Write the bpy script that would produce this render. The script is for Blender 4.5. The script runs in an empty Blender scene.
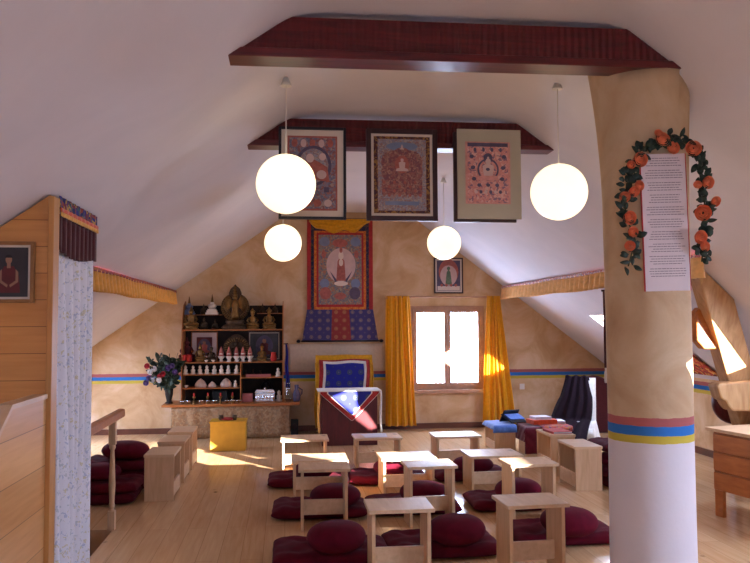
import bpy, bmesh, math, random
from mathutils import Vector, Matrix, noise
random.seed(7)
C = bpy.context.scene.collection
PI = math.pi
SC = bpy.context.scene

# ------------------------------------------------------------------ camera
F = 780.0; YAW = math.atan(90/780); PIT = math.atan(40.5/780); ROLL = math.radians(-0.28); H = 1.5
CM = Matrix.Rotation(-YAW, 4, 'Z') @ Matrix.Rotation(PI/2+PIT, 4, 'X') @ Matrix.Rotation(ROLL, 4, 'Z')
cd = bpy.data.cameras.new('camera'); cam = bpy.data.objects.new('camera', cd); C.objects.link(cam)
cam.matrix_world = Matrix.Translation((0, 0, H)) @ CM
cd.sensor_width = 36; cd.lens = 36*F/750; cd.clip_start = .05
SC.camera = cam

def P(px, py, Y):
    """world point seen at a pixel of the photo, at room depth Y"""
    r = CM.to_3x3() @ Vector(((px-375)/F, -(py-281.5)/F, -1))
    return Vector((0, 0, H)) + r*(Y/r.y)

# ------------------------------------------------------------------ materials
def lin(c):
    return tuple((x/255/12.92 if x/255 <= .04045 else ((x/255+.055)/1.055)**2.4) for x in c)
class G:
    def __init__(s, name):
        s.m = bpy.data.materials.new(name); s.m.use_nodes = True
        s.t = s.m.node_tree; s.b = s.t.nodes['Principled BSDF']
    def n(s, typ, **kw):
        x = s.t.nodes.new(typ)
        for k, v in kw.items():
            if hasattr(x, k): setattr(x, k, v)
            else: x.inputs[k.replace('_', ' ')].default_value = v
        return x
    def l(s, a, b): s.t.links.new(a, b)
    def coord(s, scale=(1, 1, 1), kind='Object', rot=(0, 0, 0)):
        c = s.n('ShaderNodeTexCoord'); m = s.n('ShaderNodeMapping')
        m.inputs['Scale'].default_value = scale; m.inputs['Rotation'].default_value = rot
        s.l(c.outputs[kind], m.inputs['Vector']); return m.outputs['Vector']
    def ramp(s, fac, stops, mode='LINEAR'):
        r = s.n('ShaderNodeValToRGB'); cr = r.color_ramp; cr.interpolation = mode
        while len(cr.elements) < len(stops): cr.elements.new(.5)
        for e, (p, c) in zip(cr.elements, stops): e.position = p; e.color = (*c, 1)
        s.l(fac, r.inputs['Fac']); return r.outputs['Color']
    def bump(s, h, strength=.2, dist=.01):
        b = s.n('ShaderNodeBump'); b.inputs['Strength'].default_value = strength; b.inputs['Distance'].default_value = dist
        s.l(h, b.inputs['Height']); s.l(b.outputs['Normal'], s.b.inputs['Normal'])
    def base(s, col, rough=.6, metal=0, spec=.5):
        if isinstance(col, tuple): s.b.inputs['Base Color'].default_value = (*col, 1)
        else: s.l(col, s.b.inputs['Base Color'])
        s.b.inputs['Roughness'].default_value = rough; s.b.inputs['Metallic'].default_value = metal
        s.b.inputs['Specular IOR Level'].default_value = spec
        return s.m
def mul(c, k): return tuple(min(1, x*k) for x in c)
def plain(name, rgb, rough=.6, var=.12, scale=12, metal=0, spec=.4, bump=0, bscale=80):
    g = G(name); c = lin(rgb); v = g.coord()
    nz = g.n('ShaderNodeTexNoise', Scale=scale, Detail=4.0); g.l(v, nz.inputs['Vector'])
    col = g.ramp(nz.outputs['Fac'], [(.3, mul(c, 1-var)), (.7, mul(c, 1+var))])
    if bump:
        n2 = g.n('ShaderNodeTexNoise', Scale=bscale, Detail=3.0); g.l(v, n2.inputs['Vector']); g.bump(n2.outputs['Fac'], bump)
    return g.base(col, rough, metal, spec)
def wood(name, a, b, stretch=(1, 14, 14), scale=3, rough=.5, knots=0, spec=.4):
    g = G(name); v = g.coord(stretch)
    nz = g.n('ShaderNodeTexNoise', Scale=scale, Detail=5.0, Distortion=.6); g.l(v, nz.inputs['Vector'])
    col = g.ramp(nz.outputs['Fac'], [(.25, lin(a)), (.75, lin(b))])
    if knots:
        v2 = g.coord(tuple(.35+.65*(s/max(stretch)) for s in stretch))
        vo = g.n('ShaderNodeTexVoronoi', Scale=knots); g.l(v2, vo.inputs['Vector'])
        k = g.ramp(vo.outputs['Distance'], [(.05, (1, 1, 1)), (.11, (0, 0, 0))])
        mx = g.n('ShaderNodeMix', data_type='RGBA'); g.l(k, mx.inputs['Factor']); g.l(col, mx.inputs['A'])
        mx.inputs['B'].default_value = (*mul(lin(a), .35), 1); col = mx.outputs['Result']
    g.bump(nz.outputs['Fac'], .08)
    return g.base(col, rough, 0, spec)
def planks(name, a, b, gap, plank, run='X', flat=('x', 'y'), rough=.3, row_len=2.2, knots=3.0, spec=.5):
    """boards: u along the run, v across; the axes are picked from object coordinates"""
    g = G(name); c = g.n('ShaderNodeTexCoord'); s = g.n('ShaderNodeSeparateXYZ'); g.l(c.outputs['Object'], s.inputs[0])
    k = g.n('ShaderNodeCombineXYZ'); sh = g.n('ShaderNodeMath', operation='ADD'); sh.inputs[1].default_value = 7.3; g.l(s.outputs[flat[0].upper()], sh.inputs[0]); g.l(sh.outputs[0], k.inputs['X']); g.l(s.outputs[flat[1].upper()], k.inputs['Y'])
    br = g.n('ShaderNodeTexBrick', Scale=1.0); g.l(k.outputs[0], br.inputs['Vector'])
    br.inputs['Brick Width'].default_value = row_len; br.inputs['Row Height'].default_value = plank
    br.inputs['Mortar Size'].default_value = .002; br.inputs['Mortar Smooth'].default_value = .3
    br.inputs['Color1'].default_value = (.2, .2, .2, 1); br.inputs['Color2'].default_value = (.8, .8, .8, 1)
    br.offset = .37
    st = g.n('ShaderNodeMapping'); st.inputs['Scale'].default_value = (1.2, 16, 1); g.l(k.outputs[0], st.inputs['Vector'])
    nz = g.n('ShaderNodeTexNoise', Scale=2.2, Detail=5.0, Distortion=.5); g.l(st.outputs[0], nz.inputs['Vector'])
    ad = g.n('ShaderNodeMix', data_type='RGBA'); ad.inputs['Factor'].default_value = .35
    g.l(nz.outputs['Fac'], ad.inputs['A']); g.l(br.outputs['Color'], ad.inputs['B'])
    col = g.ramp(ad.outputs['Result'], [(.3, lin(a)), (.7, lin(b))])
    vo = g.n('ShaderNodeTexVoronoi', Scale=knots); g.l(k.outputs[0], vo.inputs['Vector'])
    kn = g.ramp(vo.outputs['Distance'], [(.03, (1, 1, 1)), (.075, (0, 0, 0))])
    m1 = g.n('ShaderNodeMix', data_type='RGBA'); g.l(kn, m1.inputs['Factor']); g.l(col, m1.inputs['A']); m1.inputs['B'].default_value = (*mul(lin(a), .4), 1)
    m2 = g.n('ShaderNodeMix', data_type='RGBA'); g.l(br.outputs['Fac'], m2.inputs['Factor']); g.l(m1.outputs['Result'], m2.inputs['A']); m2.inputs['B'].default_value = (*lin(gap), 1)
    g.bump(nz.outputs['Fac'], .04)
    return g.base(m2.outputs['Result'], rough, 0, spec)
def plaster(name, cols, scale=1.6, rough=.85, bands=None):
    """mottled wash; bands = [(z, rgb or None)] colours from z upward, sorted, None keeps the wash"""
    g = G(name); v = g.coord()
    nz = g.n('ShaderNodeTexNoise', Scale=scale, Detail=6.0, Roughness=.6, Distortion=.8); g.l(v, nz.inputs['Vector'])
    col = g.ramp(nz.outputs['Fac'], [(p, lin(c)) for p, c in cols])
    n2 = g.n('ShaderNodeTexNoise', Scale=25.0, Detail=4.0); g.l(v, n2.inputs['Vector']); g.bump(n2.outputs['Fac'], .12)
    if bands:
        s = g.n('ShaderNodeSeparateXYZ'); c = g.n('ShaderNodeTexCoord'); g.l(c.outputs['Object'], s.inputs[0])
        wob = g.n('ShaderNodeMath', operation='MULTIPLY_ADD'); g.l(n2.outputs['Fac'], wob.inputs[0]); wob.inputs[1].default_value = .008; g.l(s.outputs['Z'], wob.inputs[2])
        for z0, z1, rgb in bands:
            a = g.n('ShaderNodeMath', operation='GREATER_THAN'); g.l(wob.outputs[0], a.inputs[0]); a.inputs[1].default_value = z0
            b = g.n('ShaderNodeMath', operation='LESS_THAN'); g.l(wob.outputs[0], b.inputs[0]); b.inputs[1].default_value = z1
            m = g.n('ShaderNodeMath', operation='MULTIPLY'); g.l(a.outputs[0], m.inputs[0]); g.l(b.outputs[0], m.inputs[1])
            mx = g.n('ShaderNodeMix', data_type='RGBA'); g.l(m.outputs[0], mx.inputs['Factor']); g.l(col, mx.inputs['A'])
            mx.inputs['B'].default_value = (*lin(rgb), 1); col = mx.outputs['Result']
    return g.base(col, rough, 0, .2)
def busy(name, pal, scale=60, rough=.7, stretch=(1, 1, 1), spec=.3):
    g = G(name); v = g.coord(stretch)
    nd = g.n('ShaderNodeTexNoise', Scale=scale*.4, Detail=2.0); g.l(v, nd.inputs['Vector'])
    ad = g.n('ShaderNodeMix', data_type='RGBA'); ad.inputs['Factor'].default_value = .06; g.l(v, ad.inputs['A']); g.l(nd.outputs['Color'], ad.inputs['B'])
    vo = g.n('ShaderNodeTexVoronoi', Scale=scale); g.l(ad.outputs['Result'], vo.inputs['Vector'])
    s = g.n('ShaderNodeSeparateColor'); g.l(vo.outputs['Color'], s.inputs[0])
    n = len(pal)
    col = g.ramp(s.outputs[0], [(i/n, lin(c)) for i, c in enumerate(pal)], 'CONSTANT')
    return g.base(col, rough, 0, spec)
def medallion(name, base, ring, dot, size=.17, rough=.6):
    """round woven medallions on a grid in the local xz plane"""
    g = G(name); v = g.coord((1/size, 0, 1/size))
    fr = g.n('ShaderNodeVectorMath', operation='FRACTION'); g.l(v, fr.inputs[0])
    sb = g.n('ShaderNodeVectorMath', operation='SUBTRACT'); g.l(fr.outputs[0], sb.inputs[0]); sb.inputs[1].default_value = (.5, 0, .5)
    ln = g.n('ShaderNodeVectorMath', operation='LENGTH'); g.l(sb.outputs[0], ln.inputs[0])
    col = g.ramp(ln.outputs['Value'], [(0, lin(dot)), (.07, lin(base)), (.12, lin(ring)), (.2, lin(ring)), (.23, lin(base)), (.63, lin(base)), (.66, lin(ring))], 'CONSTANT')
    return g.base(col, rough, 0, .3)
def cloth(name, rgb, rough=.85, var=.15, sheen=.3, scale=30):
    m = plain(name, rgb, rough, var, scale, spec=.2, bump=.1, bscale=200)
    m.node_tree.nodes['Principled BSDF'].inputs['Sheen Weight'].default_value = sheen
    return m
def emit(name, rgb, strength, base=(255, 250, 235)):
    g = G(name); g.base(lin(base), .4)
    g.b.inputs['Emission Color'].default_value = (*lin(rgb), 1); g.b.inputs['Emission Strength'].default_value = strength
    return g.m
def glassy(name, refl=.06, tint=(1, 1, 1)):
    g = G(name); g.t.nodes.remove(g.b)
    tr = g.n('ShaderNodeBsdfTransparent'); tr.inputs['Color'].default_value = (*tint, 1)
    gl = g.n('ShaderNodeBsdfGlossy'); gl.inputs['Roughness'].default_value = .03
    lw = g.n('ShaderNodeValue'); lw.outputs[0].default_value = refl
    mx = g.n('ShaderNodeMixShader'); g.l(lw.outputs[0], mx.inputs[0]); g.l(tr.outputs[0], mx.inputs[1]); g.l(gl.outputs[0], mx.inputs[2])
    g.l(mx.outputs[0], g.t.nodes['Material Output'].inputs['Surface'])
    return g.m

RED, BLUE, YEL = (164, 92, 92), (48, 112, 184), (190, 172, 70)
M = {}
M['ceil'] = plaster('white_plaster', [(.3, (212, 210, 218)), (.7, (222, 219, 226))], 1.2)
M['wall'] = plaster('ochre_plaster', [(.3, (188, 150, 108)), (.5, (208, 176, 138)), (.7, (222, 198, 168))], 2.4,
                    bands=[(.686, .729, YEL), (.729, .776, BLUE), (.776, .818, RED)])
M['pillar'] = plaster('pillar_plaster', [(.28, (176, 146, 112)), (.5, (194, 168, 136)), (.72, (206, 184, 154))], 2.6,
                      bands=[(-1, .868, (214, 208, 214)), (.868, .908, YEL), (.908, .957, BLUE), (.957, 1.0, RED)])
M['floor'] = planks('pine_floor', (204, 160, 114), (226, 188, 144), (180, 138, 96), .14, flat=('y', 'x'), rough=.16, knots=2.6)
M['panel'] = planks('pine_panelling', (188, 128, 66), (210, 152, 88), (120, 75, 35), .135, flat=('x', 'z'), rough=.35, row_len=30, knots=4.2)
M['parapet'] = planks('pine_boards', (196, 140, 84), (216, 166, 110), (130, 85, 45), .2, flat=('y', 'z'), rough=.3, row_len=30, knots=4.2)
M['pine'] = wood('light_pine', (204, 168, 130), (224, 192, 156), (14, 2, 14), 2.0, .45, knots=3.0)
M['pine_side'] = wood('light_pine_upright', (196, 158, 118), (218, 182, 144), (14, 14, 2), 2.0, .45, knots=3.5)
M['post'] = wood('honey_pine', (176, 120, 62), (200, 146, 86), (14, 14, 2), 2.0, .4)
M['honey'] = wood('orange_pine', (158, 88, 36), (188, 116, 58), (3, 14, 14), 2.0, .35)
M['shelf'] = wood('shelf_wood', (150, 88, 40), (176, 110, 58), (3, 14, 14), 2.0, .45)
M['timber'] = wood('old_timber', (150, 108, 66), (190, 150, 104), (14, 14, 2), 1.6, .6, knots=3.0)
M['beam'] = wood('red_stained_beam', (60, 8, 14), (104, 22, 26), (1.5, 14, 14), 2.5, .35, spec=.5)
M['winwood'] = wood('window_wood', (170, 128, 104), (192, 152, 126), (6, 6, 6), 2.0, .45)
M['maroon_wood'] = wood('maroon_wood', (66, 12, 18), (92, 22, 28), (14, 14, 2), 2.0, .4)
M['base'] = plain('brown_tile', (98, 58, 44), .4, .2, 6)
M['zab'] = cloth('maroon_cotton', (84, 6, 26), .95, .2, 0, 14)
M['zafu'] = cloth('wine_cotton', (90, 8, 32), .95, .15, 0, 14)
M['yellow'] = cloth('yellow_curtain', (244, 184, 36), .75, .08)
def translucent(m, k):
    t = m.node_tree; b = t.nodes['Principled BSDF']; tr = t.nodes.new('ShaderNodeBsdfTranslucent'); mx = t.nodes.new('ShaderNodeMixShader')
    t.links.new(b.inputs['Base Color'].links[0].from_socket, tr.inputs['Color']); mx.inputs[0].default_value = k
    t.links.new(b.outputs[0], mx.inputs[1]); t.links.new(tr.outputs[0], mx.inputs[2]); t.links.new(mx.outputs[0], t.nodes['Material Output'].inputs['Surface'])
translucent(M['yellow'], .25)
M['gold_cloth'] = cloth('gold_cloth', (206, 150, 20), .6, .15)
M['saffron'] = cloth('saffron_pleats', (230, 172, 84), .7, .12)
M['cream'] = cloth('cream_cloth', (214, 194, 172), .85, .06)
M['peach'] = cloth('peach_pleats', (236, 190, 128), .7, .12)
M['white_cloth'] = cloth('white_cloth', (224, 220, 214), .8, .06)
M['maroon_cloth'] = cloth('maroon_cloth', (96, 14, 40), .85, .15)
M['dark_valance'] = cloth('dark_maroon_cloth', (72, 20, 26), .85, .15)
M['black_cloth'] = cloth('black_plum_cloth', (26, 11, 20), .95, .2, 0)
M['blue_cloth'] = cloth('blue_cloth', (86, 124, 200), .8, .15)
M['red_cloth'] = cloth('red_brocade', (160, 42, 44), .65, .2)
M['orange_cloth'] = cloth('orange_cloth', (206, 78, 36), .7, .15)
M['floral'] = busy('floral_print', [(222, 224, 234)]*14+[(180, 190, 214), (206, 200, 176), (190, 198, 208)], 80, .85, (1, 1, 1))
M['brocade'] = busy('multicolour_brocade', [(40, 40, 120), (150, 60, 40), (180, 150, 70), (30, 30, 90), (60, 90, 90), (120, 40, 60)], 55, .7)
M['redbroc'] = busy('red_brocade_band', [(170, 60, 50), (190, 90, 60), (110, 60, 110), (160, 120, 70)], 70, .7)
M['palebroc'] = busy('pale_brocade_band', [(214, 190, 190), (190, 90, 90), (150, 140, 160), (214, 160, 130)], 70, .7)
M['altcloth'] = busy('altar_brocade', [(150, 120, 90), (158, 130, 100), (142, 110, 82), (164, 138, 108), (140, 118, 94)], 42, .6)
M['bluemed'] = medallion('blue_medallion_silk', (62, 56, 112), (120, 104, 116), (160, 140, 110), .115)
M['redmed'] = medallion('red_medallion_silk', (140, 50, 50), (160, 106, 76), (180, 140, 90), .115)
M['bluebroc'] = medallion('royal_blue_brocade', (28, 34, 140), (64, 74, 96), (100, 110, 90), .15)
M['darkbroc'] = busy('dark_blue_brocade', [(32, 34, 70), (44, 44, 80), (90, 70, 60), (30, 30, 60)], 70)
M['orangebroc'] = busy('orange_brocade', [(196, 110, 44), (206, 128, 56), (176, 84, 40)], 70)
M['bronze'] = plain('bronze', (78, 60, 44), .5, .3, 30, metal=.6)
M['gilt'] = plain('gilt', (128, 96, 54), .4, .3, 30, metal=.7)
M['silver'] = plain('silver', (220, 222, 228), .18, .05, 30, metal=1)
M['porcelain'] = plain('porcelain', (226, 216, 206), .3, .05)
M['shell'] = plain('shell_white', (206, 180, 166), .4, .1, 30)
M['black'] = plain('black_lacquer', (22, 20, 22), .4, .1)
M['dark'] = plain('dark_interior', (34, 24, 20), .8, .2)
M['frame_black'] = plain('black_frame', (26, 22, 34), .35, .1)
M['frame_brown'] = plain('brown_frame', (54, 28, 32), .4, .15)
M['frame_gold'] = plain('gold_brown_frame', (140, 96, 54), .4, .2)
M['mat_white'] = plain('mat_board', (214, 202, 190), .7, .03)
M['mat_grey'] = plain('grey_mat_board', (172, 166, 148), .35, .03)
M['paper'] = plain('paper', (220, 206, 208), .6, .03)
M['ink'] = plain('grey_ink', (132, 118, 124), .7, .1)
M['redpaint'] = plain('red_paint', (186, 44, 40), .5, .15)
M['green'] = plain('leaf_green', (28, 46, 34), .5, .4, 20)
M['stem'] = plain('stem_green', (60, 62, 36), .6, .2)
M['rose'] = plain('orange_petal', (238, 140, 98), .6, .15, 30)
M['whitepetal'] = plain('white_petal', (226, 220, 220), .6, .08)
M['redpetal'] = plain('red_petal', (176, 40, 56), .6, .15)
M['purplepetal'] = plain('purple_petal', (110, 84, 150), .6, .15)
M['globe'] = emit('lit_paper_globe', (255, 232, 190), 1.65)
M['whiteplastic'] = plain('white_plastic', (220, 216, 210), .5, .03)
M['glass'] = glassy('window_glass')
M['vase_glass'] = glassy('vase_glass', tint=(.8, .84, .9))
M['yellowpaint'] = plain('yellow_paint', (206, 160, 50), .5, .08)
M['bookred'] = plain('red_book', (176, 52, 50), .6, .12)
M['bookwhite'] = plain('white_pages', (214, 210, 222), .7, .05)
M['bookpink'] = plain('pink_book', (160, 92, 92), .6, .1)
M['skin'] = plain('painted_skin', (150, 112, 92), .6, .08)
M['robe'] = plain('painted_maroon', (92, 30, 36), .6, .2)
M['photo_dark'] = plain('dark_photo_ground', (44, 42, 48), .4, .4, 9)
M['carpet_lit'] = busy('carpet_pattern', [(226, 180, 90), (190, 60, 50), (210, 140, 70), (120, 50, 50)], 30)
M['halo_dark'] = plain('painted_indigo', (82, 74, 100), .6, .2, 30)
M['halo_pink'] = plain('painted_pink', (200, 172, 170), .6, .08)
M['fig_pink'] = plain('painted_rose', (200, 140, 134), .6, .15, 30)
M['fig_red'] = plain('painted_red', (164, 92, 84), .6, .2, 30)
M['fig_white'] = plain('painted_white', (222, 206, 194), .6, .06)
M['fig_green'] = plain('painted_green', (96, 116, 92), .6, .3, 30)
M['busy_a'] = busy('thangka_busy_blue', [(128, 120, 138), (150, 104, 104), (110, 108, 130), (160, 140, 136), (134, 90, 94), (122, 124, 144)], 70)
M['busy_b'] = busy('thangka_busy_brown', [(146, 142, 156), (156, 132, 130), (134, 130, 144), (168, 156, 150), (146, 112, 112)], 90)
M['busy_c'] = busy('thangka_busy_pink', [(206, 150, 144), (196, 130, 128), (130, 104, 124), (212, 168, 158), (200, 136, 130)], 70)
M['busy_d'] = busy('thangka_busy_teal', [(112, 118, 128), (150, 122, 104), (130, 126, 120), (160, 110, 94), (104, 104, 122), (158, 142, 124)], 60)
M['busy_red'] = busy('thangka_crowd_red', [(148, 96, 94), (130, 80, 84), (166, 126, 114), (120, 80, 90), (146, 108, 100)], 80)
M['sky_paint'] = plain('painted_sky', (116, 130, 164), .6, .12)
M['border_brown'] = busy('thangka_border', [(96, 54, 40), (150, 110, 60), (70, 40, 50)], 80)
M['concrete'] = plain('grey_stair', (150, 148, 156), .7, .08)

# ------------------------------------------------------------------ mesh builders
def BM(): return bmesh.new()
def box(bm, x0, x1, y0, y1, z0, z1, mi=0):
    v = [bm.verts.new(p) for p in ((x0, y0, z0), (x1, y0, z0), (x1, y1, z0), (x0, y1, z0), (x0, y0, z1), (x1, y0, z1), (x1, y1, z1), (x0, y1, z1))]
    for f in ((3, 2, 1, 0), (4, 5, 6, 7), (0, 1, 5, 4), (1, 2, 6, 5), (2, 3, 7, 6), (3, 0, 4, 7)):
        bm.faces.new([v[i] for i in f]).material_index = mi
    return bm
def prism(bm, poly, a0, a1, plane='xz', mi=0):
    """poly of 2D points extruded along the missing axis"""
    def mk(p, a):
        return {'xz': (p[0], a, p[1]), 'yz': (a, p[0], p[1]), 'xy': (p[0], p[1], a)}[plane]
    A = [bm.verts.new(mk(p, a0)) for p in poly]; B = [bm.verts.new(mk(p, a1)) for p in poly]
    n = len(poly)
    for f in [A, list(reversed(B))]+[[A[i], B[i], B[(i+1) % n], A[(i+1) % n]] for i in range(n)]:
        bm.faces.new(f).material_index = mi
    return bm
def lathe(bm, prof, c=(0, 0, 0), seg=20, mi=0, rad=None):
    rings = []
    for r, z in prof:
        ring = []
        for k in range(seg):
            a = 2*PI*k/seg; q = r*(rad(a, z) if rad else 1)
            ring.append(bm.verts.new((c[0]+q*math.cos(a), c[1]+q*math.sin(a), c[2]+z)))
        rings.append(ring)
    for A, B in zip(rings, rings[1:]):
        for k in range(seg):
            f = bm.faces.new((A[k], A[(k+1) % seg], B[(k+1) % seg], B[k])); f.material_index = mi; f.smooth = True
    for ring, rev in ((rings[0], True), (rings[-1], False)):
        f = bm.faces.new(list(reversed(ring)) if rev else ring); f.material_index = mi
    return bm
def ball(bm, c, r, seg=14, rings=9, mi=0):
    rx, ry, rz = r if isinstance(r, tuple) else (r, r, r)
    vs = []
    for i in range(1, rings):
        t = PI*i/rings
        vs.append([bm.verts.new((c[0]+rx*math.sin(t)*math.cos(2*PI*k/seg), c[1]+ry*math.sin(t)*math.sin(2*PI*k/seg), c[2]-rz*math.cos(t))) for k in range(seg)])
    lo = bm.verts.new((c[0], c[1], c[2]-rz)); hi = bm.verts.new((c[0], c[1], c[2]+rz))
    fs = []
    for A, B in zip(vs, vs[1:]):
        for k in range(seg): fs.append(bm.faces.new((A[k], A[(k+1) % seg], B[(k+1) % seg], B[k])))
    for k in range(seg):
        fs.append(bm.faces.new((lo, vs[0][(k+1) % seg], vs[0][k]))); fs.append(bm.faces.new((hi, vs[-1][k], vs[-1][(k+1) % seg])))
    for f in fs: f.smooth = True; f.material_index = mi
    return bm
def tube(bm, pts, r, seg=8, mi=0):
    pts = [Vector(p) for p in pts]; rings = []
    rs = r if isinstance(r, (list, tuple)) else [r]*len(pts)
    up = Vector((0, 0, 1))
    for i, p in enumerate(pts):
        d = (pts[min(i+1, len(pts)-1)]-pts[max(i-1, 0)]).normalized()
        a = d.cross(up if abs(d.z) < .95 else Vector((1, 0, 0))).normalized(); b = d.cross(a)
        rings.append([bm.verts.new(p+(a*math.cos(2*PI*k/seg)+b*math.sin(2*PI*k/seg))*rs[i]) for k in range(seg)])
    for A, B in zip(rings, rings[1:]):
        for k in range(seg):
            f = bm.faces.new((A[k], A[(k+1) % seg], B[(k+1) % seg], B[k])); f.smooth = True; f.material_index = mi
    bm.faces.new(list(reversed(rings[0]))).material_index = mi; bm.faces.new(rings[-1]).material_index = mi
    return bm
def sheet(bm, fn, nu, nv, mi=0, smooth=True):
    g = [[bm.verts.new(fn(i/nu, j/nv)) for j in range(nv+1)] for i in range(nu+1)]
    for i in range(nu):
        for j in range(nv):
            f = bm.faces.new((g[i][j], g[i+1][j], g[i+1][j+1], g[i][j+1])); f.smooth = smooth; f.material_index = mi
    return bm
PK = [0]
def lift(y):
    PK[0] = (PK[0]+1) % 60; return y-.000018*PK[0]
def disc(bm, cx, cz, rx, rz, y, mi=0, seg=28, a0=0, a1=2*PI):
    y = lift(y)
    n = seg; full = abs(a1-a0-2*PI) < 1e-6
    vs = [bm.verts.new((cx+rx*math.cos(a0+(a1-a0)*k/n), y, cz+rz*math.sin(a0+(a1-a0)*k/n))) for k in range(n if full else n+1)]
    bm.faces.new(vs).material_index = mi
def flat(bm, pts, y, mi=0):
    y = lift(y)
    bm.faces.new([bm.verts.new((x, y, z)) for x, z in pts]).material_index = mi

# ------------------------------------------------------------------ object helpers
ROOTM = {}
def link(name, bm, mats, parent=None, bevel=0, solid=0, recalc=True):
    if recalc: bmesh.ops.recalc_face_normals(bm, faces=bm.faces)
    me = bpy.data.meshes.new(name); bm.to_mesh(me); bm.free()
    for m in (mats if isinstance(mats, (list, tuple)) else [mats]): me.materials.append(m)
    o = bpy.data.objects.new(name, me); C.objects.link(o)
    if parent: o.parent = parent
    if solid:
        s = o.modifiers.new('thick', 'SOLIDIFY'); s.thickness = solid; s.offset = 0
    if bevel:
        b = o.modifiers.new('bevel', 'BEVEL'); b.width = bevel; b.segments = 2; b.limit_method = 'ANGLE'; b.angle_limit = .6
    return o
def tag(o, label, cat, group=None):
    o['label'] = label; o['category'] = cat
    if group: o['group'] = group
    return o
def thing(name, label, cat, loc=(0, 0, 0), rotz=0, group=None):
    o = bpy.data.objects.new(name, None); C.objects.link(o); o.empty_display_size = .1
    o.location = loc; o.rotation_euler = (0, 0, rotz)
    return tag(o, label, cat, group)
def wpart(name, bm, mats, root, parent=None, **kw):
    """a part whose mesh was built in room coordinates"""
    inv = (Matrix.Translation(root.location) @ Matrix.Rotation(root.rotation_euler.z, 4, 'Z')).inverted()
    bmesh.ops.transform(bm, matrix=inv, verts=bm.verts)
    return link(name, bm, mats, parent or root, **kw)
def wmesh(name, bm, mats, loc, label, cat, group=None, **kw):
    """a one-mesh thing built in room coordinates with its origin at loc"""
    bmesh.ops.translate(bm, vec=-Vector(loc), verts=bm.verts)
    o = link(name, bm, mats, **kw); o.location = loc
    return tag(o, label, cat, group)
def struct(name, bm, mats, **kw):
    o = link(name, bm, mats, **kw); o['kind'] = 'structure'; return o
def dup(root, loc, rotz=None, label=None, group=None, scale=None):
    r = root.copy(); C.objects.link(r); r.location = loc
    if rotz is not None: r.rotation_euler = (0, 0, rotz)
    if label: r['label'] = label
    if group: r['group'] = group
    if scale: r.scale = scale
    for ch in list(root.children):
        c = ch.copy(); C.objects.link(c); c.parent = r
        for g in list(ch.children):
            d = g.copy(); C.objects.link(d); d.parent = c
    return r
ORD = ['first', 'second', 'third', 'fourth', 'fifth', 'sixth', 'seventh', 'eighth', 'ninth', 'tenth']

# ================================================================== SETTING
D = 10.93; FY = -3.0
LS, RS = .70, .757
LX, RX, TOP = .08, 1.73, 3.05
LKX, RKX = -3.4, 4.65
def zl(x): return TOP-LS*(LX-x)
def zr(x): return TOP+.01-RS*(x-RX)
def zslope(x): return zl(x) if x < LX else zr(x) if x > RX else TOP

# floor with the stair opening
bm = BM()
xs = [LKX, -2.3, -1.24, RKX]; ys = [FY, 4.2, 5.95, D]
for i in range(3):
    for j in range(3):
        if i == 1 and j == 1: continue
        box(bm, xs[i], xs[i+1], ys[j], ys[j+1], -.2, 0)
bmesh.ops.remove_doubles(bm, verts=bm.verts, dist=1e-5)
fl = struct('floor', bm, M['floor'])
# pale edging board along the stair opening
struct('trim_1', box(BM(), -1.24, -1.13, 4.2, 5.97, 0, .004), M['floor'], bevel=.002)

# back wall with window hole, a gable cut to the roof
WX0, WX1, WZ0, WZ1 = 1.76, 2.835, .54, 1.725
bm = BM()
def gable(bm, y0, y1, hole=None):
    br = sorted({LKX, LX, RX, RKX} | ({hole[0], hole[1]} if hole else set()))
    for a, b in zip(br, br[1:]):
        za, zb = zslope(a)+.06, zslope(b)+.06
        if hole and a >= hole[0]-1e-6 and b <= hole[1]+1e-6:
            prism(bm, [(a, -.2), (b, -.2), (b, hole[2]), (a, hole[2])], y0, y1)
            prism(bm, [(a, hole[3]), (b, hole[3]), (b, zb), (a, za)], y0, y1)
        else:
            prism(bm, [(a, -.2), (b, -.2), (b, zb), (a, za)], y0, y1)
gable(bm, D, D+.3, (WX0, WX1, WZ0, WZ1))
struct('wall_back', bm, M['wall'])
bm = BM(); gable(bm, FY-.2, FY, (-.9, .1, 1.1, 2.0)); struct('wall_front', bm, M['wall'])
struct('wall_left', box(BM(), LKX-.15, LKX, FY, D, -.2, zl(LKX)+.05), M['wall'])
struct('wall_right', box(BM(), RKX, RKX+.15, FY, D, -.2, zr(RKX)+.05), M['wall'])
bm = BM(); box(bm, LKX, WX0-.4, D-.015, D, 0, .075); box(bm, WX0-.4, RKX, D-.015, D, 0, .075); struct('baseboard_back', bm, M['base'])
struct('baseboard_right', box(BM(), RKX-.015, RKX, FY, D-.015, 0, .075), M['base'])

# ceiling: left slope, rounded collar, right slope with three roof windows
SKY = [(1.68, 2.85, 3.46, 4.2), (4.9, 5.46, 3.6, 4.2), (8.45, 9.2, 3.70, 4.25), (9.1, 10.1, -3.2, -2.55)]  # left-slope opening is unseen, added to bring daylight to the back
def fillet(p0, p1, p2, t, n=6):
    a = p1+(p0-p1).normalized()*t; b = p1+(p2-p1).normalized()*t
    return [(1-s)**2*a+2*s*(1-s)*p1+s*s*b for s in [k/n for k in range(n+1)]]
xl = sorted({LKX} | {x for s in SKY for x in s[2:] if x < 0})
pl = [Vector((x, zl(x))) for x in xl]
pl += fillet(Vector((xl[-1], zl(xl[-1]))), Vector((LX, TOP)), Vector((RX, TOP)), .15)
pl += fillet(Vector((LX, TOP)), Vector((RX, TOP)), Vector((RKX, zr(RKX))), .15)
xb = sorted({RKX} | {x for s in SKY for x in s[2:] if x > 0})
pl += [Vector((x, zr(x))) for x in xb]
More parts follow.
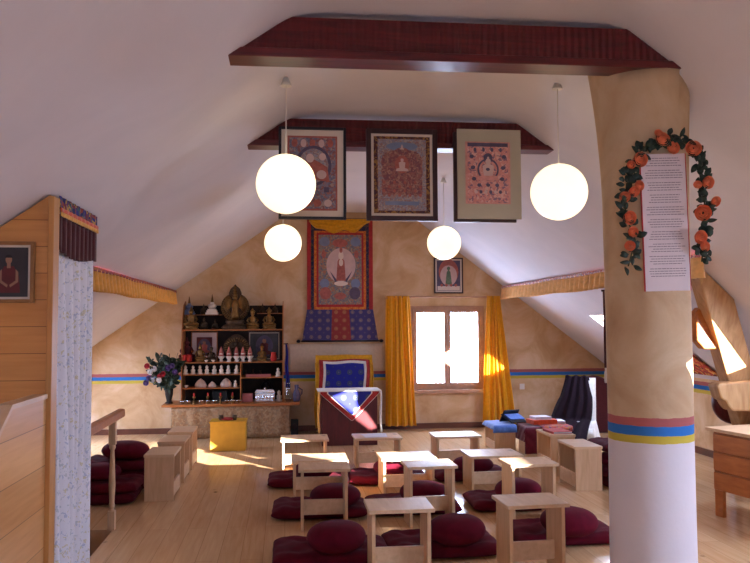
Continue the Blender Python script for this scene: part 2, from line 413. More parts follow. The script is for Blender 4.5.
yb = sorted({FY, D} | {s[0] for s in SKY} | {s[1] for s in SKY})
bm = BM()
gv = [[bm.verts.new((p.x, y, p.y)) for y in yb] for p in pl]
for i in range(len(pl)-1):
    for j in range(len(yb)-1):
        mx, my = (pl[i].x+pl[i+1].x)/2, (yb[j]+yb[j+1])/2
        if any(s[0] < my < s[1] and s[2] < mx < s[3] for s in SKY): continue
        f = bm.faces.new((gv[i][j], gv[i][j+1], gv[i+1][j+1], gv[i+1][j])); f.smooth = True
ce = struct('ceiling', bm, M['ceil'])
# roof windows: plaster lining, wooden frame, pane
for k, (y0, y1, x0, x1) in enumerate(SKY):
    zr_ = zr if x0 > 0 else zl
    nrm = Vector((RS if x0 > 0 else -LS, 0, 1)).normalized()
    w = bpy.data.objects.new('window_%d' % (k+2), None); C.objects.link(w); w['kind'] = 'structure'
    w.location = ((x0+x1)/2, (y0+y1)/2, zr_((x0+x1)/2))
    c = [Vector((x0, y0, zr_(x0))), Vector((x1, y0, zr_(x1))), Vector((x1, y1, zr_(x1))), Vector((x0, y1, zr_(x0)))]
    u = nrm*.05
    bm = BM()
    for a, b in zip(c, c[1:]+c[:1]):
        bm.faces.new([bm.verts.new(p) for p in (a, b, b+u, a+u)])
    wpart('lining', bm, M['ceil'], w, solid=.01)
    sl = (c[1]-c[0]).normalized(); bm = BM()
    o = c[0]+u
    L = (c[1]-c[0]).length; W = y1-y0
    def q(s, t, h): return o+sl*s+Vector((0, t, 0))+nrm*h
    for s0, s1, t0, t1 in ((-.05, L+.05, -.05, .035), (-.05, L+.05, W-.035, W+.05), (-.05, .035, .035, W-.035), (L-.035, L+.05, .035, W-.035)):
        vs = [q(s, t, h) for h in (0, .05) for s, t in ((s0, t0), (s1, t0), (s1, t1), (s0, t1))]
        v = [bm.verts.new(p) for p in vs]
        for f in ((3, 2, 1, 0), (4, 5, 6, 7), (0, 1, 5, 4), (1, 2, 6, 5), (2, 3, 7, 6), (3, 0, 4, 7)): bm.faces.new([v[i] for i in f])
    wpart('window_frame', bm, M['winwood'], w)
    bm = BM(); bm.faces.new([bm.verts.new(q(s, t, .025)) for s, t in ((.03, .03), (L-.03, .03), (L-.03, W-.03), (.03, W-.03))])
    wpart('pane', bm, M['glass'], w)

# two-casement window in the back wall
w = bpy.data.objects.new('window_1', None); C.objects.link(w); w['kind'] = 'structure'; w.location = ((WX0+WX1)/2, D, WZ0)
bm = BM(); fy0, fy1 = D+.02, D+.09
for a in ((WX0, WX0+.05, WZ0, WZ1), (WX1-.05, WX1, WZ0, WZ1), (WX0+.05, WX1-.05, WZ0, WZ0+.05), (WX0+.05, WX1-.05, WZ1-.05, WZ1)):
    box(bm, a[0], a[1], fy0, fy1, a[2], a[3])
wpart('window_frame', bm, M['winwood'], w, bevel=.004)
mid = (WX0+WX1)/2
for a, b in ((WX0+.05, mid), (mid, WX1-.05)):
    bm = BM(); t = .045; z0, z1 = WZ0+.05, WZ1-.05; y0, y1 = D+.0, D+.06
    for q_ in ((a+.002, a+t, z0, z1), (b-t, b-.002, z0, z1), (a+t, b-t, z0, z0+t), (a+t, b-t, z1-t, z1)):
        box(bm, q_[0], q_[1], y0, y1, q_[2], q_[3])
    ca = wpart('casement', bm, M['winwood'], w, bevel=.004)
    bm = BM(); box(bm, a+t, b-t, D+.025, D+.031, z0+t, z1-t)
    wpart('pane', bm, M['glass'], w, parent=ca)
bm = BM(); box(bm, mid-.012, mid+.012, D-.03, D, 1.08, 1.16); tube(bm, [(mid, D-.035, 1.12), (mid, D-.035, 1.03)], .008)
wpart('window_handle', bm, M['winwood'], w)
wpart('window_sill', box(BM(), WX0-.04, WX1+.06, D-.07, D+.02, WZ0-.05, WZ0), M['winwood'], w, bevel=.006)
# unseen window added behind the camera to brighten the left partition
w = bpy.data.objects.new('window_'+str(len(SKY)+2), None); C.objects.link(w); w['kind'] = 'structure'; w.location = (-.4, FY, 1.1)
bm = BM()
for a in ((-.9, -.84, 1.1, 2.0), (.04, .1, 1.1, 2.0), (-.43, -.37, 1.1, 2.0), (-.84, .04, 1.1, 1.16), (-.84, .04, 1.94, 2.0)): box(bm, a[0], a[1], FY-.12, FY-.05, a[2], a[3])
wpart('window_frame', bm, M['winwood'], w)
wpart('pane', box(BM(), -.84, .04, FY-.09, FY-.084, 1.16, 1.94), M['glass'], w)

# ================================================================== BEAMS AND PILLAR
def carved():
    m = M['beam'].copy(); m.name = 'carved_beam'; t = m.node_tree
    c = t.nodes.new('ShaderNodeTexCoord'); w = t.nodes.new('ShaderNodeTexWave'); w.bands_direction = 'X'; w.inputs['Scale'].default_value = 8.5; w.inputs['Distortion'].default_value = .6
    t.links.new(c.outputs['Object'], w.inputs['Vector']); b = [n for n in t.nodes if n.type == 'BUMP'][0]
    b2 = t.nodes.new('ShaderNodeBump'); b2.inputs['Strength'].default_value = .6; b2.inputs['Distance'].default_value = .012
    t.links.new(w.outputs['Fac'], b2.inputs['Height']); t.links.new(b.outputs['Normal'], b2.inputs['Normal']); t.links.new(b2.outputs['Normal'], t.nodes['Principled BSDF'].inputs['Normal'])
    return m
M['carved'] = carved()
def beam(Y0, label):
    t = thing('tie_beam', label, 'beam', (.885, Y0+.07, 2.80))
    wpart('beam_body', prism(BM(), [(-.24, 2.83), (.02, 3.01), (1.765, 3.015), (2.01, 2.84)], Y0, Y0+.14), M['carved'], t, bevel=.006)
    wpart('lower_moulding', prism(BM(), [(-.285, 2.80), (-.25, 2.845), (2.02, 2.85), (2.06, 2.81)], Y0-.015, Y0+.15), M['beam'], t, bevel=.006)
    return t
beam(3.80, 'dark red stained tie beam nearest the camera, resting over the round pillar')
beam(5.74, 'dark red stained tie beam behind the three framed hanging pictures')

PX, PYY, PR = 1.97, 4.07, .226
t = None
bm = BM(); prof = []
N = 40
seg = 48; rings = []
for i in range(N+1):
    f = i/N
    ring = []
    for k in range(seg):
        a = 2*PI*k/seg; ca, sa = math.cos(a), math.sin(a)
        x0 = PX+PR*ca; ztop = min(zslope(x0)+.02, 2.82 if sa < -.55 else 9)
        z = f*ztop
        r = PR*(1+.012*noise.noise(Vector((ca*1.5, sa*1.5, z*1.2))))
        r *= 1+.24*max(0, (z-2.05)/.75)**2*(1 if ca < .3 else .4)
        r *= 1-.02*math.sin(min(z, 2)*1.6)
        ring.append(bm.verts.new((r*ca, r*sa, z)))
    rings.append(ring)
for A, B in zip(rings, rings[1:]):
    for k in range(seg):
        bm.faces.new((A[k], A[(k+1) % seg], B[(k+1) % seg], B[k])).smooth = True
bm.faces.new(list(reversed(rings[0]))); bm.faces.new(rings[-1])
o = link('round_pillar', bm, M['pillar']); o.location = (PX, PYY, 0)
tag(o, 'round plastered pillar, ochre above a red blue yellow stripe and white below', 'pillar')

# poster with verses on the pillar, garland of roses round it
pn = Vector((-.10, -.995, 0)).normalized(); pt = Vector((pn.y*-1, pn.x, 0))   # pt points right
pc = Vector((PX+.012, PYY, 0))+pn*(PR+.035)
posx = pc
ztopP = P(667, 154, pc.y).z; zbotP = P(669, 291, pc.y).z
PW = .232; PH = ztopP-zbotP
rz = math.atan2(pt.y, pt.x)
t = thing('verse_poster', 'white printed verse poster hung on the round pillar inside a rose garland', 'poster', (pc.x, pc.y, zbotP), rz)
bd = link('board', box(BM(), -PW/2, PW/2, -.006, .006, 0, PH), M['paper'], t, bevel=.002)
bm = BM(); yv = PH-.022; rnd = random.Random(3)
for st in range(10):
    for ln_ in range(4):
        wd = PW*(.62+.26*rnd.random()); x = -wd/2+.004
        while x < wd/2:
            k = .008+.014*rnd.random(); box(bm, x, min(x+k, wd/2), -.0075, -.0062, yv-.0034, yv); x += k+.003
        yv -= .0128
    yv -= .0125
    link('printed_stanza', bm, M['ink'], bd); bm = BM()
bm.free()
bm = BM(); box(bm, -PW/2-.004, -PW/2, -.006, .006, 0, PH); box(bm, PW/2, PW/2+.004, -.006, .006, 0, PH)
e = link('poster_edging', bm, M['redpaint'], bd); t.rotation_euler.y = -.018; e['label'] = 'thin red poster edge'
tube_b = tube(BM(), [(0, .006, PH*.8), (0, .055, PH*.8)], .008); link('hanging_peg', tube_b, M['post'], t)

def rose_mesh(bm, c, r, mi=0, rnd=random, ax=Vector((0, -1, 0))):
    ax = (ax+Vector((rnd.uniform(-.4, .4), 0, rnd.uniform(-.4, .4)))).normalized()
    a = ax.cross(Vector((0, 0, 1))).normalized(); b = a.cross(ax)
    for ring, (n, q, top) in enumerate(((3, .45, .14), (4, .66, .25), (5, .86, .36), (6, 1.0, .47))):
        for k in range(n):
            th = 2*PI*k/n+ring*.6+rnd.uniform(-.2, .2)
            def fn(u, v):
                az = th+(u-.5)*2*PI/n*1.3
                po = PI*(.86-(.86-top)*v*(1-.12*(2*u-1)**2))
                rad = r*q*(1+.18*v*v*(ring/3)+.04*(u-.5))
                return Vector(c)+((a*math.cos(az)+b*math.sin(az))*math.sin(po)+ax*math.cos(po)*.8)*rad
            sheet(bm, fn, 5, 4, mi)
def leaf(bm, c, d, n, L, W, mi=0):
    d = d.normalized(); s = d.cross(n).normalized(); n = s.cross(d)
    def fn(u, v): return Vector(c)+d*(L*u)+s*(W*(v-.5)*math.sin(PI*min(.98, u*.94+.03))**.8)+n*(L*.18*math.sin(PI*u)-W*.25*abs(v-.5)*2)
    sheet(bm, fn, 5, 2, mi)
t = thing('rose_garland', 'garland of orange cloth roses and dark leaves around the verse poster', 'garland', (pc.x, pc.y-.02, zbotP), rz)
def gp(px, py):
    """point of the garland in the poster's own frame"""
    w = P(px, py, pc.y-.02); return Vector(((w.x-pc.x)/pt.x, 0, w.z-zbotP))
path = [(630, 266), (637, 240), (628, 216), (626, 196), (632, 172), (640, 152), (655, 140), (672, 137), (690, 146), (699, 165), (702, 190), (703, 214), (702, 238), (700, 262)]
pp = [gp(*p) for p in path]
link('vine', tube(BM(), pp, .004, 6), M['stem'], t)
rnd = random.Random(11); bm = BM()
for a, b in zip(pp, pp[1:]):
    for k in range(17):
        c = a.lerp(b, rnd.random())+Vector((rnd.uniform(-.02, .02), rnd.uniform(-.012, .01), rnd.uniform(-.02, .02)))
        d = Vector((rnd.uniform(-1, 1), rnd.uniform(-.5, .1), rnd.uniform(-1, 1)))
        leaf(bm, c, d, Vector((rnd.uniform(-.4, .4), -1, rnd.uniform(-.4, .4))), rnd.uniform(.035, .06), rnd.uniform(.022, .034))
o = link('leaves', bm, M['green'], t); o['kind'] = 'stuff'
for x, y, r in ((630, 246, 5), (630, 218, 6.5), (633, 232, 5), (625, 197, 5), (634, 192, 5), (639, 186, 5), (631, 165, 4), (640, 160, 7), (661, 140, 7), (671, 149, 6), (690, 150, 7.5), (704, 184, 6),
                (699, 214, 7.5), (711, 203, 5), (697, 238, 6.5), (701, 247, 5), (694, 186, 4), (657, 134, 4)):
    c = gp(x, y)+Vector((0, -.028, 0)); bm = BM(); rose_mesh(bm, c, r*3.7/780, 0, rnd)
    link('rose', bm, M['rose'], t)

# ================================================================== LEFT: STAIR PARTITION
t = thing('pine_partition', 'knotty pine panelled partition under the left roof slope', 'partition', (-1.9, 4.12, 0))
wpart('panelling', prism(BM(), [(LKX+.02, 0), (-1.187, 0), (-1.187, zl(-1.187)-.01), (LKX+.02, zl(LKX+.02)-.01)], 4.1, 4.15), M['panel'], t)
wpart('corner_post', box(BM(), -1.187, -1.158, 4.07, 4.17, 0, zl(-1.187)-.02), M['post'], t, bevel=.004)
t = thing('stair_parapet', 'low pine board parapet running toward the camera below the portrait', 'parapet', (-1.24, 3.7, 0))
wpart('board_side', prism(BM(), [(2.6, 0), (4.065, 0), (4.065, 1.13), (3.57, 1.13), (2.6, .5)], -1.235, -1.18, 'yz'), M['parapet'], t)
wpart('capping', prism(BM(), [(2.6, .5), (3.565, 1.128), (4.065, 1.128), (4.065, 1.15), (3.56, 1.15), (2.6, .525)], -1.243, -1.172, 'yz'), M['pine'], t)
# portrait
def pic_frame(name, label, cat, c, w, h, fw, mat_w, fm, mm, depth=.03, rot=0, paint=None, pm=None):
    """framed picture facing -y; c = centre of its back"""
    t = thing(name, label, cat, (c[0], c[1], c[2]-h/2), rot)
    bm = BM()
    for a in ((-w/2, -w/2+fw, 0, h), (w/2-fw, w/2, 0, h), (-w/2+fw, w/2-fw, 0, fw), (-w/2+fw, w/2-fw, h-fw, h)):
        box(bm, a[0], a[1], -depth, 0, a[2], a[3])
    link('frame', bm, fm, t, bevel=.003)
    mb = link('mat_board', box(BM(), -w/2+fw, w/2-fw, -depth*.55, -.004, fw, h-fw), mm, t)
    bm = BM(); iw, ih = w-2*fw-2*mat_w, h-2*fw-2*mat_w
    paint(bm, iw, ih); bmesh.ops.translate(bm, vec=(0, -depth*.55-.002, h/2), verts=bm.verts)
    link('picture', bm, pm, mb, recalc=False)
    return t
L_ = .0012
def paint_portrait(bm, w, h):
    flat(bm, [(-w/2, -h/2), (w/2, -h/2), (w/2, h/2), (-w/2, h/2)], 0, 0)
    flat(bm, [(-.24*w, -h/2+.02), (.3*w, -h/2+.02), (.27*w, -.1*h), (.13*w, .12*h), (-.12*w, .12*h), (-.25*w, -.08*h)], -L_, 1)
    for s in (-1, 1): flat(bm, [(s*.18*w, .06*h), (s*.25*w, .0*h), (s*.25*w, -.2*h), (s*.04*w, -.31*h), (s*.02*w, -.26*h), (s*.18*w, -.17*h)], -2*L_, 2)
    flat(bm, [(-.05*w, .08*h), (.05*w, .08*h), (.045*w, .2*h), (-.045*w, .2*h)], -2*L_, 2)
    disc(bm, 0, .25*h, .085*w, .085*h, -3*L_, 2); disc(bm, 0, .29*h, .09*w, .06*h, -4*L_, 3, 20, 0, PI)
pa = P(-16, 303, 4.1); pb = P(36, 242, 4.1)
pic_frame('framed_portrait', 'framed portrait of a person in maroon vest hung on pine partition', 'picture', ((pa.x+pb.x)/2, 4.1, (pa.z+pb.z)/2), pb.x-pa.x, pb.z-pa.z, .018, .012,
          M['frame_gold'], M['mat_white'], paint=paint_portrait, pm=[M['photo_dark'], M['robe'], M['skin'], M['black']])
# floral curtain along the stair, its brocade valance
XC = -1.19
def ytop(y): return zl(XC)-.02
bm = BM()
def fn(u, v):
    y = 4.2+.76*u; z = .02+(zl(XC)-.06)*v
    a = .022*(1-.45*v)
    return Vector((XC+a*math.sin(u*2*PI*5.5+.5*math.sin(3*v))+.01*math.sin(u*31+v*4)+.03*(1-v)**2*math.sin(u*7), y+.02*math.sin(v*5)*(1-v), z))
sheet(bm, fn, 90, 30)
wmesh('floral_curtain', bm, M['floral'], (XC, 4.63, .02), 'long pale floral curtain hanging beside the stair opening', 'curtain', solid=.003)
t = thing('curtain_valance', 'dark maroon valance with brocade heading above the floral curtain', 'valance', (XC+.03, 4.63, 1.85))
def vfn(z1, z0, off, amp, n, scal=0):
    def fn(u, v):
        y = 4.17+.82*u; zb = z0-scal*math.sin(PI*min(1, u*1.15))
        return Vector((XC+.014+off+amp*math.sin(u*2*PI*n), y, zb+(z1-zb)*v))
    return fn
zt = zl(XC)+.02
b_ = BM(); sheet(b_, vfn(zt-.115, zt-.30, .012, .01, 9, .03), 90, 6); wpart('pleated_skirt', b_, M['dark_valance'], t, solid=.003)
b_ = BM(); sheet(b_, vfn(zt-.02, zt-.085, .014, .004, 9), 60, 3); o = wpart('brocade_heading', b_, M['brocade'], t, solid=.003)
b_ = BM(); sheet(b_, vfn(zt-.08, zt-.105, .022, .003, 9), 60, 2); o = wpart('orange_band', b_, M['orange_cloth'], t, solid=.003); o['label'] = 'orange red band'
b_ = BM(); sheet(b_, vfn(zt-.103, zt-.125, .024, .006, 20), 90, 2); o = wpart('white_ruffle', b_, M['saffron'], t, solid=.003)
# long pleated valances under both slopes
def pleats(name, label, X, y0, y1, z_top, drop, band_mat, base, skirt):
    t = thing(name, label, 'valance', (X, (y0+y1)/2, z_top-drop)); n = int((y1-y0)/.135)
    def f(za, zb, off, amp):
        def fn(u, v): return Vector((X+off+amp*(.5+.5*v)*math.sin(u*2*PI*n)+.003*math.sin(u*37), y0+(y1-y0)*u, zb+(za-zb)*(1-v)+.006*math.sin(u*23)*v))
        return fn
    b_ = BM(); sheet(b_, f(z_top-.022, z_top-drop, 0, .038), n*14, 5); wpart('pleated_skirt', b_, skirt, t, solid=.003)
    b_ = BM(); sheet(b_, f(z_top, z_top-.03, base, .004), n*4, 2); wpart('heading_band', b_, band_mat, t, solid=.003)
    b_ = BM(); tube(b_, [(X, y0, z_top-.006), (X, y1, z_top-.006)], .009); wpart('rod', b_, M['redpaint'], t)
pleats('pleated_valance', 'yellow pleated valance under the left roof slope leading to altar wall', -1.485, 5.2, 10.9, zl(-1.485)-.012, .185, M['redbroc'], .014, M['saffron'])
pleats('pleated_valance', 'yellow pleated valance under the right roof slope beside the window', 3.10, 5.5, 10.9, zr(3.10)-.02, .185, M['palebroc'], -.014, M['peach'])
# handrail
t = thing('stair_handrail', 'short wooden handrail on a turned baluster beside the stair opening', 'handrail', (-1.25, 5.93, 0))
za = P(111, 417, 5.93).z
wpart('rail', prism(BM(), [(-1.28, za-.03), (-1.22, za-.03), (-1.22, za+.02), (-1.235, za+.03), (-1.265, za+.03), (-1.28, za+.02)], 5.0, 6.22), M['honey'], t, bevel=.004)
bm = BM(); box(bm, -1.275, -1.225, 5.905, 5.955, 0, .14); box(bm, -1.275, -1.225, 5.905, 5.955, za-.2, za-.03)
lathe(bm, [(.022, .14), (.014, .155), (.024, .17), (.018, .2), (.024, .33), (.017, za-.3), (.014, za-.24), (.024, za-.22), (.02, za-.2)], (-1.25, 5.93, 0), 14)
wpart('baluster', bm, M['pine_side'], t, bevel=.003)
# stairs going down
t = thing('stair_flight', 'grey stair going down under the left floor opening', 'stair', (-1.75, 5.0, -1.2))
for k in range(5):
    wpart('step', box(BM(), -2.28, -1.26, 5.9-.28*(k+1), 5.93-.28*k, -.2-.18*k-.05, -.02-.18*k-.16), M['concrete'], t)
bm = BM(); box(bm, -2.35, -1.19, 4.1, 6.05, -1.6, -1.5); struct('trim_2', bm, M['concrete'])
bm = BM(); box(bm, -2.36, -2.301, 4.1, 6.05, -1.5, -.2); box(bm, -1.239, -1.19, 4.1, 6.05, -1.5, -.2); box(bm, -2.3, -1.24, 4.1, 4.19, -1.5, -.2); box(bm, -2.3, -1.24, 5.951, 6.05, -1.5, -.2)
struct('trim_3', bm, M['ceil'])

# ================================================================== LAMPS
GR = .18
def globe(px, py, Y, label, first=[None]):
    c = P(px, py, Y); top = zslope(c.x)-(.03 if LX-.35 < c.x < RX+.35 else 0)
    t = thing('globe_lamp', label, 'lamp', (c.x, c.y, c.z-GR), 0, 'paper globe lamps')
    bm = BM(); n = 22
    prof = [(GR*math.sin(PI*k/n), GR-GR*math.cos(PI*k/n)) for k in range(n+1)]
    prof[0] = (.002, 0); prof[-1] = (.02, 2*GR)
    def rr(a, z): return 1
    lathe(bm, prof, (0, 0, 0), 40)
    link('globe_shade', bm, M['globe'], t)
    link('cord', tube(BM(), [(0, 0, 2*GR-.01), (0, 0, top-c.z+GR)], .0035, 6), M['whiteplastic'], t)
    h = top-c.z+GR
    link('ceiling_cap', lathe(BM(), [(.035, h-.035), (.03, h-.02), (.012, h+.02)], (0, 0, 0), 14), M['whiteplastic'], t)
globe(286, 184, 4.7, 'large white globe lamp hanging left in front of the first framed picture')
globe(559, 192, 4.78, 'large white globe lamp hanging right beside the plastered pillar')
globe(283, 243, 7.6, 'smaller-looking white globe lamp left, hanging below the nearer left globe')
globe(444, 243, 8.15, 'smaller-looking white globe lamp hanging above the window picture')

# ================================================================== FRAMED THANGKAS ON THE SECOND BEAM
def quad(bm, w, h, y, mi, x=0, z=0): flat(bm, [(x-w/2, z-h/2), (x+w/2, z-h/2), (x+w/2, z+h/2), (x-w/2, z+h/2)], y, mi)
def seated(bm, s, y, cz, body, halo=None, head=None, robe=None):
    """painted seated figure of height s"""
    if halo is not None: disc(bm, 0, cz+.02*s, .46*s, .58*s, y, halo)
    y -= L_; r_ = robe if robe is not None else body
    flat(bm, [(-.42*s, -.42*s+cz), (.42*s, -.42*s+cz), (.36*s, -.26*s+cz), (.16*s, -.2*s+cz), (-.16*s, -.2*s+cz), (-.36*s, -.26*s+cz)], y, r_)
    flat(bm, [(-.17*s, -.24*s+cz), (.17*s, -.24*s+cz), (.22*s, .14*s+cz), (.08*s, .2*s+cz), (-.08*s, .2*s+cz), (-.22*s, .14*s+cz)], y-L_, body)
    disc(bm, 0, .3*s+cz, .1*s, .125*s, y-2*L_, head if head is not None else body)
    disc(bm, 0, .44*s+cz, .04*s, .05*s, y-2*L_, halo if halo is not None else body)
def paint_one(bm, w, h):
    PK[0] = 0
    quad(bm, w, h, 0, 1); quad(bm, w*.93, h*.95, -L_, 0)
    for k in range(5): disc(bm, (-.36+.18*k)*w, .40*h, .06*w, .055*h, -2*L_, (2, 4, 2, 4, 2)[k], 12)
    disc(bm, .02*w, .1*h, .36*w, .27*h, -2*L_, 3); disc(bm, .02*w, .1*h, .3*w, .23*h, -3*L_, 5)
    flat(bm, [(-.2*w, -.06*h), (.34*w, -.12*h), (.3*w, .08*h), (.1*w, .16*h), (-.1*w, .22*h), (-.18*w, .1*h)], -4*L_, 2)
    disc(bm, -.05*w, .2*h, .08*w, .06*h, -5*L_, 4); disc(bm, .2*w, .22*h, .07*w, .05*h, -5*L_, 4); disc(bm, .18*w, -.02*h, .1*w, .06*h, -5*L_, 4)
    for k in range(4): disc(bm, (-.32+.21*k)*w, -.4*h, .08*w, .05*h, -2*L_, (4, 2, 2, 4)[k], 12)
    quad(bm, .1*w, .07*h, -2*L_, 3, .28*w, -.22*h)
def paint_two(bm, w, h):
    PK[0] = 0
    quad(bm, w, h, 0, 1); quad(bm, w*.86, h*.93, -L_, 0)
    disc(bm, 0, .37*h, .28*w, .055*h, -2*L_, 3); quad(bm, .6*w, .05*h, -2*L_, 3, 0, -.37*h)
    for x, z, r in ((-.17, .16, .2), (.17, .16, .2), (-.2, .04, .17), (.2, .04, .17), (0, .2, .2), (0, .08, .26)): disc(bm, x*w, z*h, r*w, r*.78*h, -2*L_-.0002*abs(x), 2)
    seated(bm, .2*h, -4*L_, .13*h, 4, 5)
    quad(bm, .72*w, .2*h, -2*L_, 2, 0, -.16*h)
    for k in range(8):
        for j in range(4): disc(bm, (-.32+.092*k)*w, (-.1-.055*j)*h, .026*w, .022*h, -3*L_, 2 if (k+j) % 2 else 5, 10)
    seated(bm, .07*h, -3*L_, .36*h, 4)
def paint_three(bm, w, h):
    PK[0] = 0
    quad(bm, w, h, 0, 1); quad(bm, w*.9, h*.96, -L_, 0)
    quad(bm, w*.9, .06*h, -2*L_, 2, 0, .45*h)
    for k in range(9): disc(bm, (-.38+.095*k)*w, .37*h, .032*w, .035*h, -3*L_, 2 if k % 2 else 3, 12)
    for s in (-1, 1):
        for k in range(6): disc(bm, s*(.36-.012*k)*w, (.26-.09*k)*h, .05*w, .032*h, -3*L_, 2 if k % 2 == 0 else 3, 12)
    disc(bm, 0, .05*h, .27*w, .2*h, -3*L_, 3); disc(bm, 0, .05*h, .24*w, .18*h, -4*L_, 2)
    disc(bm, 0, .24*h, .1*w, .075*h, -5*L_, 2)
    disc(bm, 0, .05*h, .2*w, .15*h, -5*L_, 0)
    seated(bm, .42*h, -6*L_, .05*h, 4, None, 4, 3)
    disc(bm, -.01*w, .05*h, .045*w, .025*h, -10*L_, 2)
    for k in range(7): disc(bm, (-.3+.1*k)*w, -.2*h, .045*w, .028*h, -3*L_, 2 if k % 2 else 3, 12)
    for k in range(6): disc(bm, (-.27+.108*k)*w, -.31*h, .036*w, .03*h, -3*L_, 2 if k % 2 else 4, 12)
FYB = 5.70
def framed(x0, y0, x1, y1, **k):
    a = P(x0, y1, FYB); b = P(x1, y0, FYB)
    return pic_frame('framed_thangka', c=((a.x+b.x)/2, FYB+.02, (a.z+b.z)/2), w=b.x-a.x, h=b.z-a.z, cat='picture', **k)
framed(278.5, 128, 346, 219, label='black framed thangka print, leftmost of three on the beam', fw=.02, mat_w=.045, fm=M['frame_black'], mm=M['mat_white'],
       paint=paint_one, pm=[M['busy_a'], M['fig_red'], M['fig_red'], M['halo_dark'], M['halo_pink'], M['busy_b']])
framed(366.5, 130, 437, 220.5, label='dark brown framed thangka of a crowded assembly, middle of three', fw=.036, mat_w=.02, fm=M['frame_brown'], mm=M['mat_white'],
       paint=paint_two, pm=[M['busy_b'], M['border_brown'], M['busy_red'], M['sky_paint'], M['halo_pink'], M['fig_red']])
# third: wide grey mat carried over the dark frame's right and top imitates reflections there
a = P(454, 222, FYB); b = P(519.5, 131, FYB); w_ = b.x-a.x; h_ = b.z-a.z
t = thing('framed_thangka', 'pink thangka print of a seated figure with grey mat, rightmost of three', 'picture', ((a.x+b.x)/2, FYB+.02, a.z))
link('frame', box(BM(), -w_/2, w_/2-.035, -.03, 0, 0, h_-.02), M['frame_brown'], t, bevel=.003)
mb = link('mat_board', box(BM(), -w_/2+.025, w_/2, -.045, -.0305, .022, h_), M['mat_grey'], t, bevel=.002)
bm = BM(); paint_three(bm, .345, .47); bmesh.ops.translate(bm, vec=(.0, -.048, h_/2+.02), verts=bm.verts)
link('picture', bm, [M['busy_c'], M['fig_pink'], M['halo_dark'], M['fig_pink'], M['halo_pink']], mb, recalc=False)

# small picture above the window
def paint_small(bm, w, h):
    quad(bm, w, h, 0, 0); disc(bm, 0, .12*h, .42*w, .42*h, -L_, 1); disc(bm, 0, .0, .36*w, .34*h, -2*L_, 2)
    flat(bm, [(-.14*w, -.3*h), (.14*w, -.3*h), (.08*w, .12*h), (0, .2*h), (-.08*w, .12*h)], -3*L_, 3)
    disc(bm, 0, .24*h, .07*w, .06*h, -3*L_, 3); quad(bm, .95*w, .14*h, -2*L_, 4, 0, -.42*h)
    for k in range(4): disc(bm, (-.3+.2*k)*w, -.32*h, .06*w, .05*h, -4*L_, 1, 10)
a = P(434, 293.5, D); b = P(462.5, 258, D)
pic_frame('framed_picture', 'small framed picture of a white figure on red, above window', 'picture', ((a.x+b.x)/2, D, (a.z+b.z)/2), b.x-a.x, b.z-a.z, .018, .022, M['frame_brown'], M['mat_white'],
          paint=paint_small, pm=[M['halo_dark'], M['fig_red'], M['halo_pink'], M['fig_green'], M['fig_white']])

# ================================================================== BIG SILK THANGKA ON THE WALL
TY = D-.03
def tx(px, py): return P(px, py, TY)
tl = tx(307, 220); br_ = tx(373, 310); cx = (tl.x+br_.x)/2
zb = tx(340, 341).z; zm = tx(340, 309.5).z; ztp = tx(340, 219).z
t = thing('silk_thangka', 'large silk mounted thangka scroll hanging on the back wall', 'thangka', (cx, TY, zb))
W2 = (br_.x-tl.x)/2
def R4(bm, x0, x1, z0, z1, y, mi=0, th=.004): box(bm, x0, x1, y-th, y, z0-zb, z1-zb, mi)
def zt_(py): return tx(340, py).z
def xt_(px): return tx(px, 280).x-cx
bm = BM(); R4(bm, -W2, W2, zm-.02, ztp, 0); link('outer_border', bm, M['red_cloth'], t)
bm = BM(); R4(bm, xt_(311), xt_(369), zm, ztp-.05, -.0045); link('dark_border', bm, M['darkbroc'], t)
bm = BM(); R4(bm, xt_(314), xt_(366), zm, zt_(231), -.009); link('gold_border', bm, M['orangebroc'], t)
bm = BM(); R4(bm, xt_(316.5), xt_(363.5), zt_(307), zt_(233), -.0135); link('inner_border', bm, M['red_cloth'], t)
bm = BM(); pw, ph = xt_(361.5)-xt_(318.5), zt_(235)-zt_(304.5)
def paint_big(bm, w, h):
    PK[0] = 0
    quad(bm, w, h, 0, 0)
    disc(bm, .02*w, .06*h, .34*w, .25*h, -L_, 1, 36)
    for s in (-1, 1):
        disc(bm, s*.36*w, .4*h, .12*w, .07*h, -L_, 3, 14); disc(bm, s*.38*w, .22*h, .05*w, .06*h, -L_, 2, 12)
        disc(bm, s*.36*w, -.2*h, .11*w, .07*h, -L_, 3, 16); disc(bm, s*.34*w, -.34*h, .13*w, .09*h, -2*L_, 2 if s < 0 else 5, 16)
        flat(bm, [(.02*w+s*.07*w, -.17*h), (.02*w+s*.26*w, -.02*h), (.02*w+s*.2*w, -.1*h), (.02*w+s*.1*w, -.22*h)], -3*L_, 5)
    disc(bm, 0, .38*h, .18*w, .06*h, -L_, 2, 16)
    flat(bm, [(-.09*w, -.16*h), (.13*w, -.16*h), (.1*w, .12*h), (.06*w, .16*h), (-.02*w, .16*h), (-.06*w, .12*h)], -3*L_, 2)
    disc(bm, .02*w, .2*h, .06*w, .06*h, -4*L_, 4); disc(bm, .02*w, .28*h, .035*w, .04*h, -4*L_, 2); disc(bm, .02*w, .1*h, .05*w, .05*h, -4*L_, 4)
    disc(bm, .02*w, -.2*h, .16*w, .035*h, -4*L_, 4); disc(bm, 0, -.38*h, .14*w, .05*h, -2*L_, 2, 14)
paint_big(bm, pw, ph); bmesh.ops.translate(bm, vec=((xt_(318.5)+xt_(361.5))/2, -.019, (zt_(235)+zt_(304.5))/2-zb), verts=bm.verts)
link('painting', bm, [M['busy_d'], M['halo_pink'], M['fig_red'], M['sky_paint'], M['fig_white'], M['halo_dark']], t, recalc=False)
bm = BM(); k = 1.07
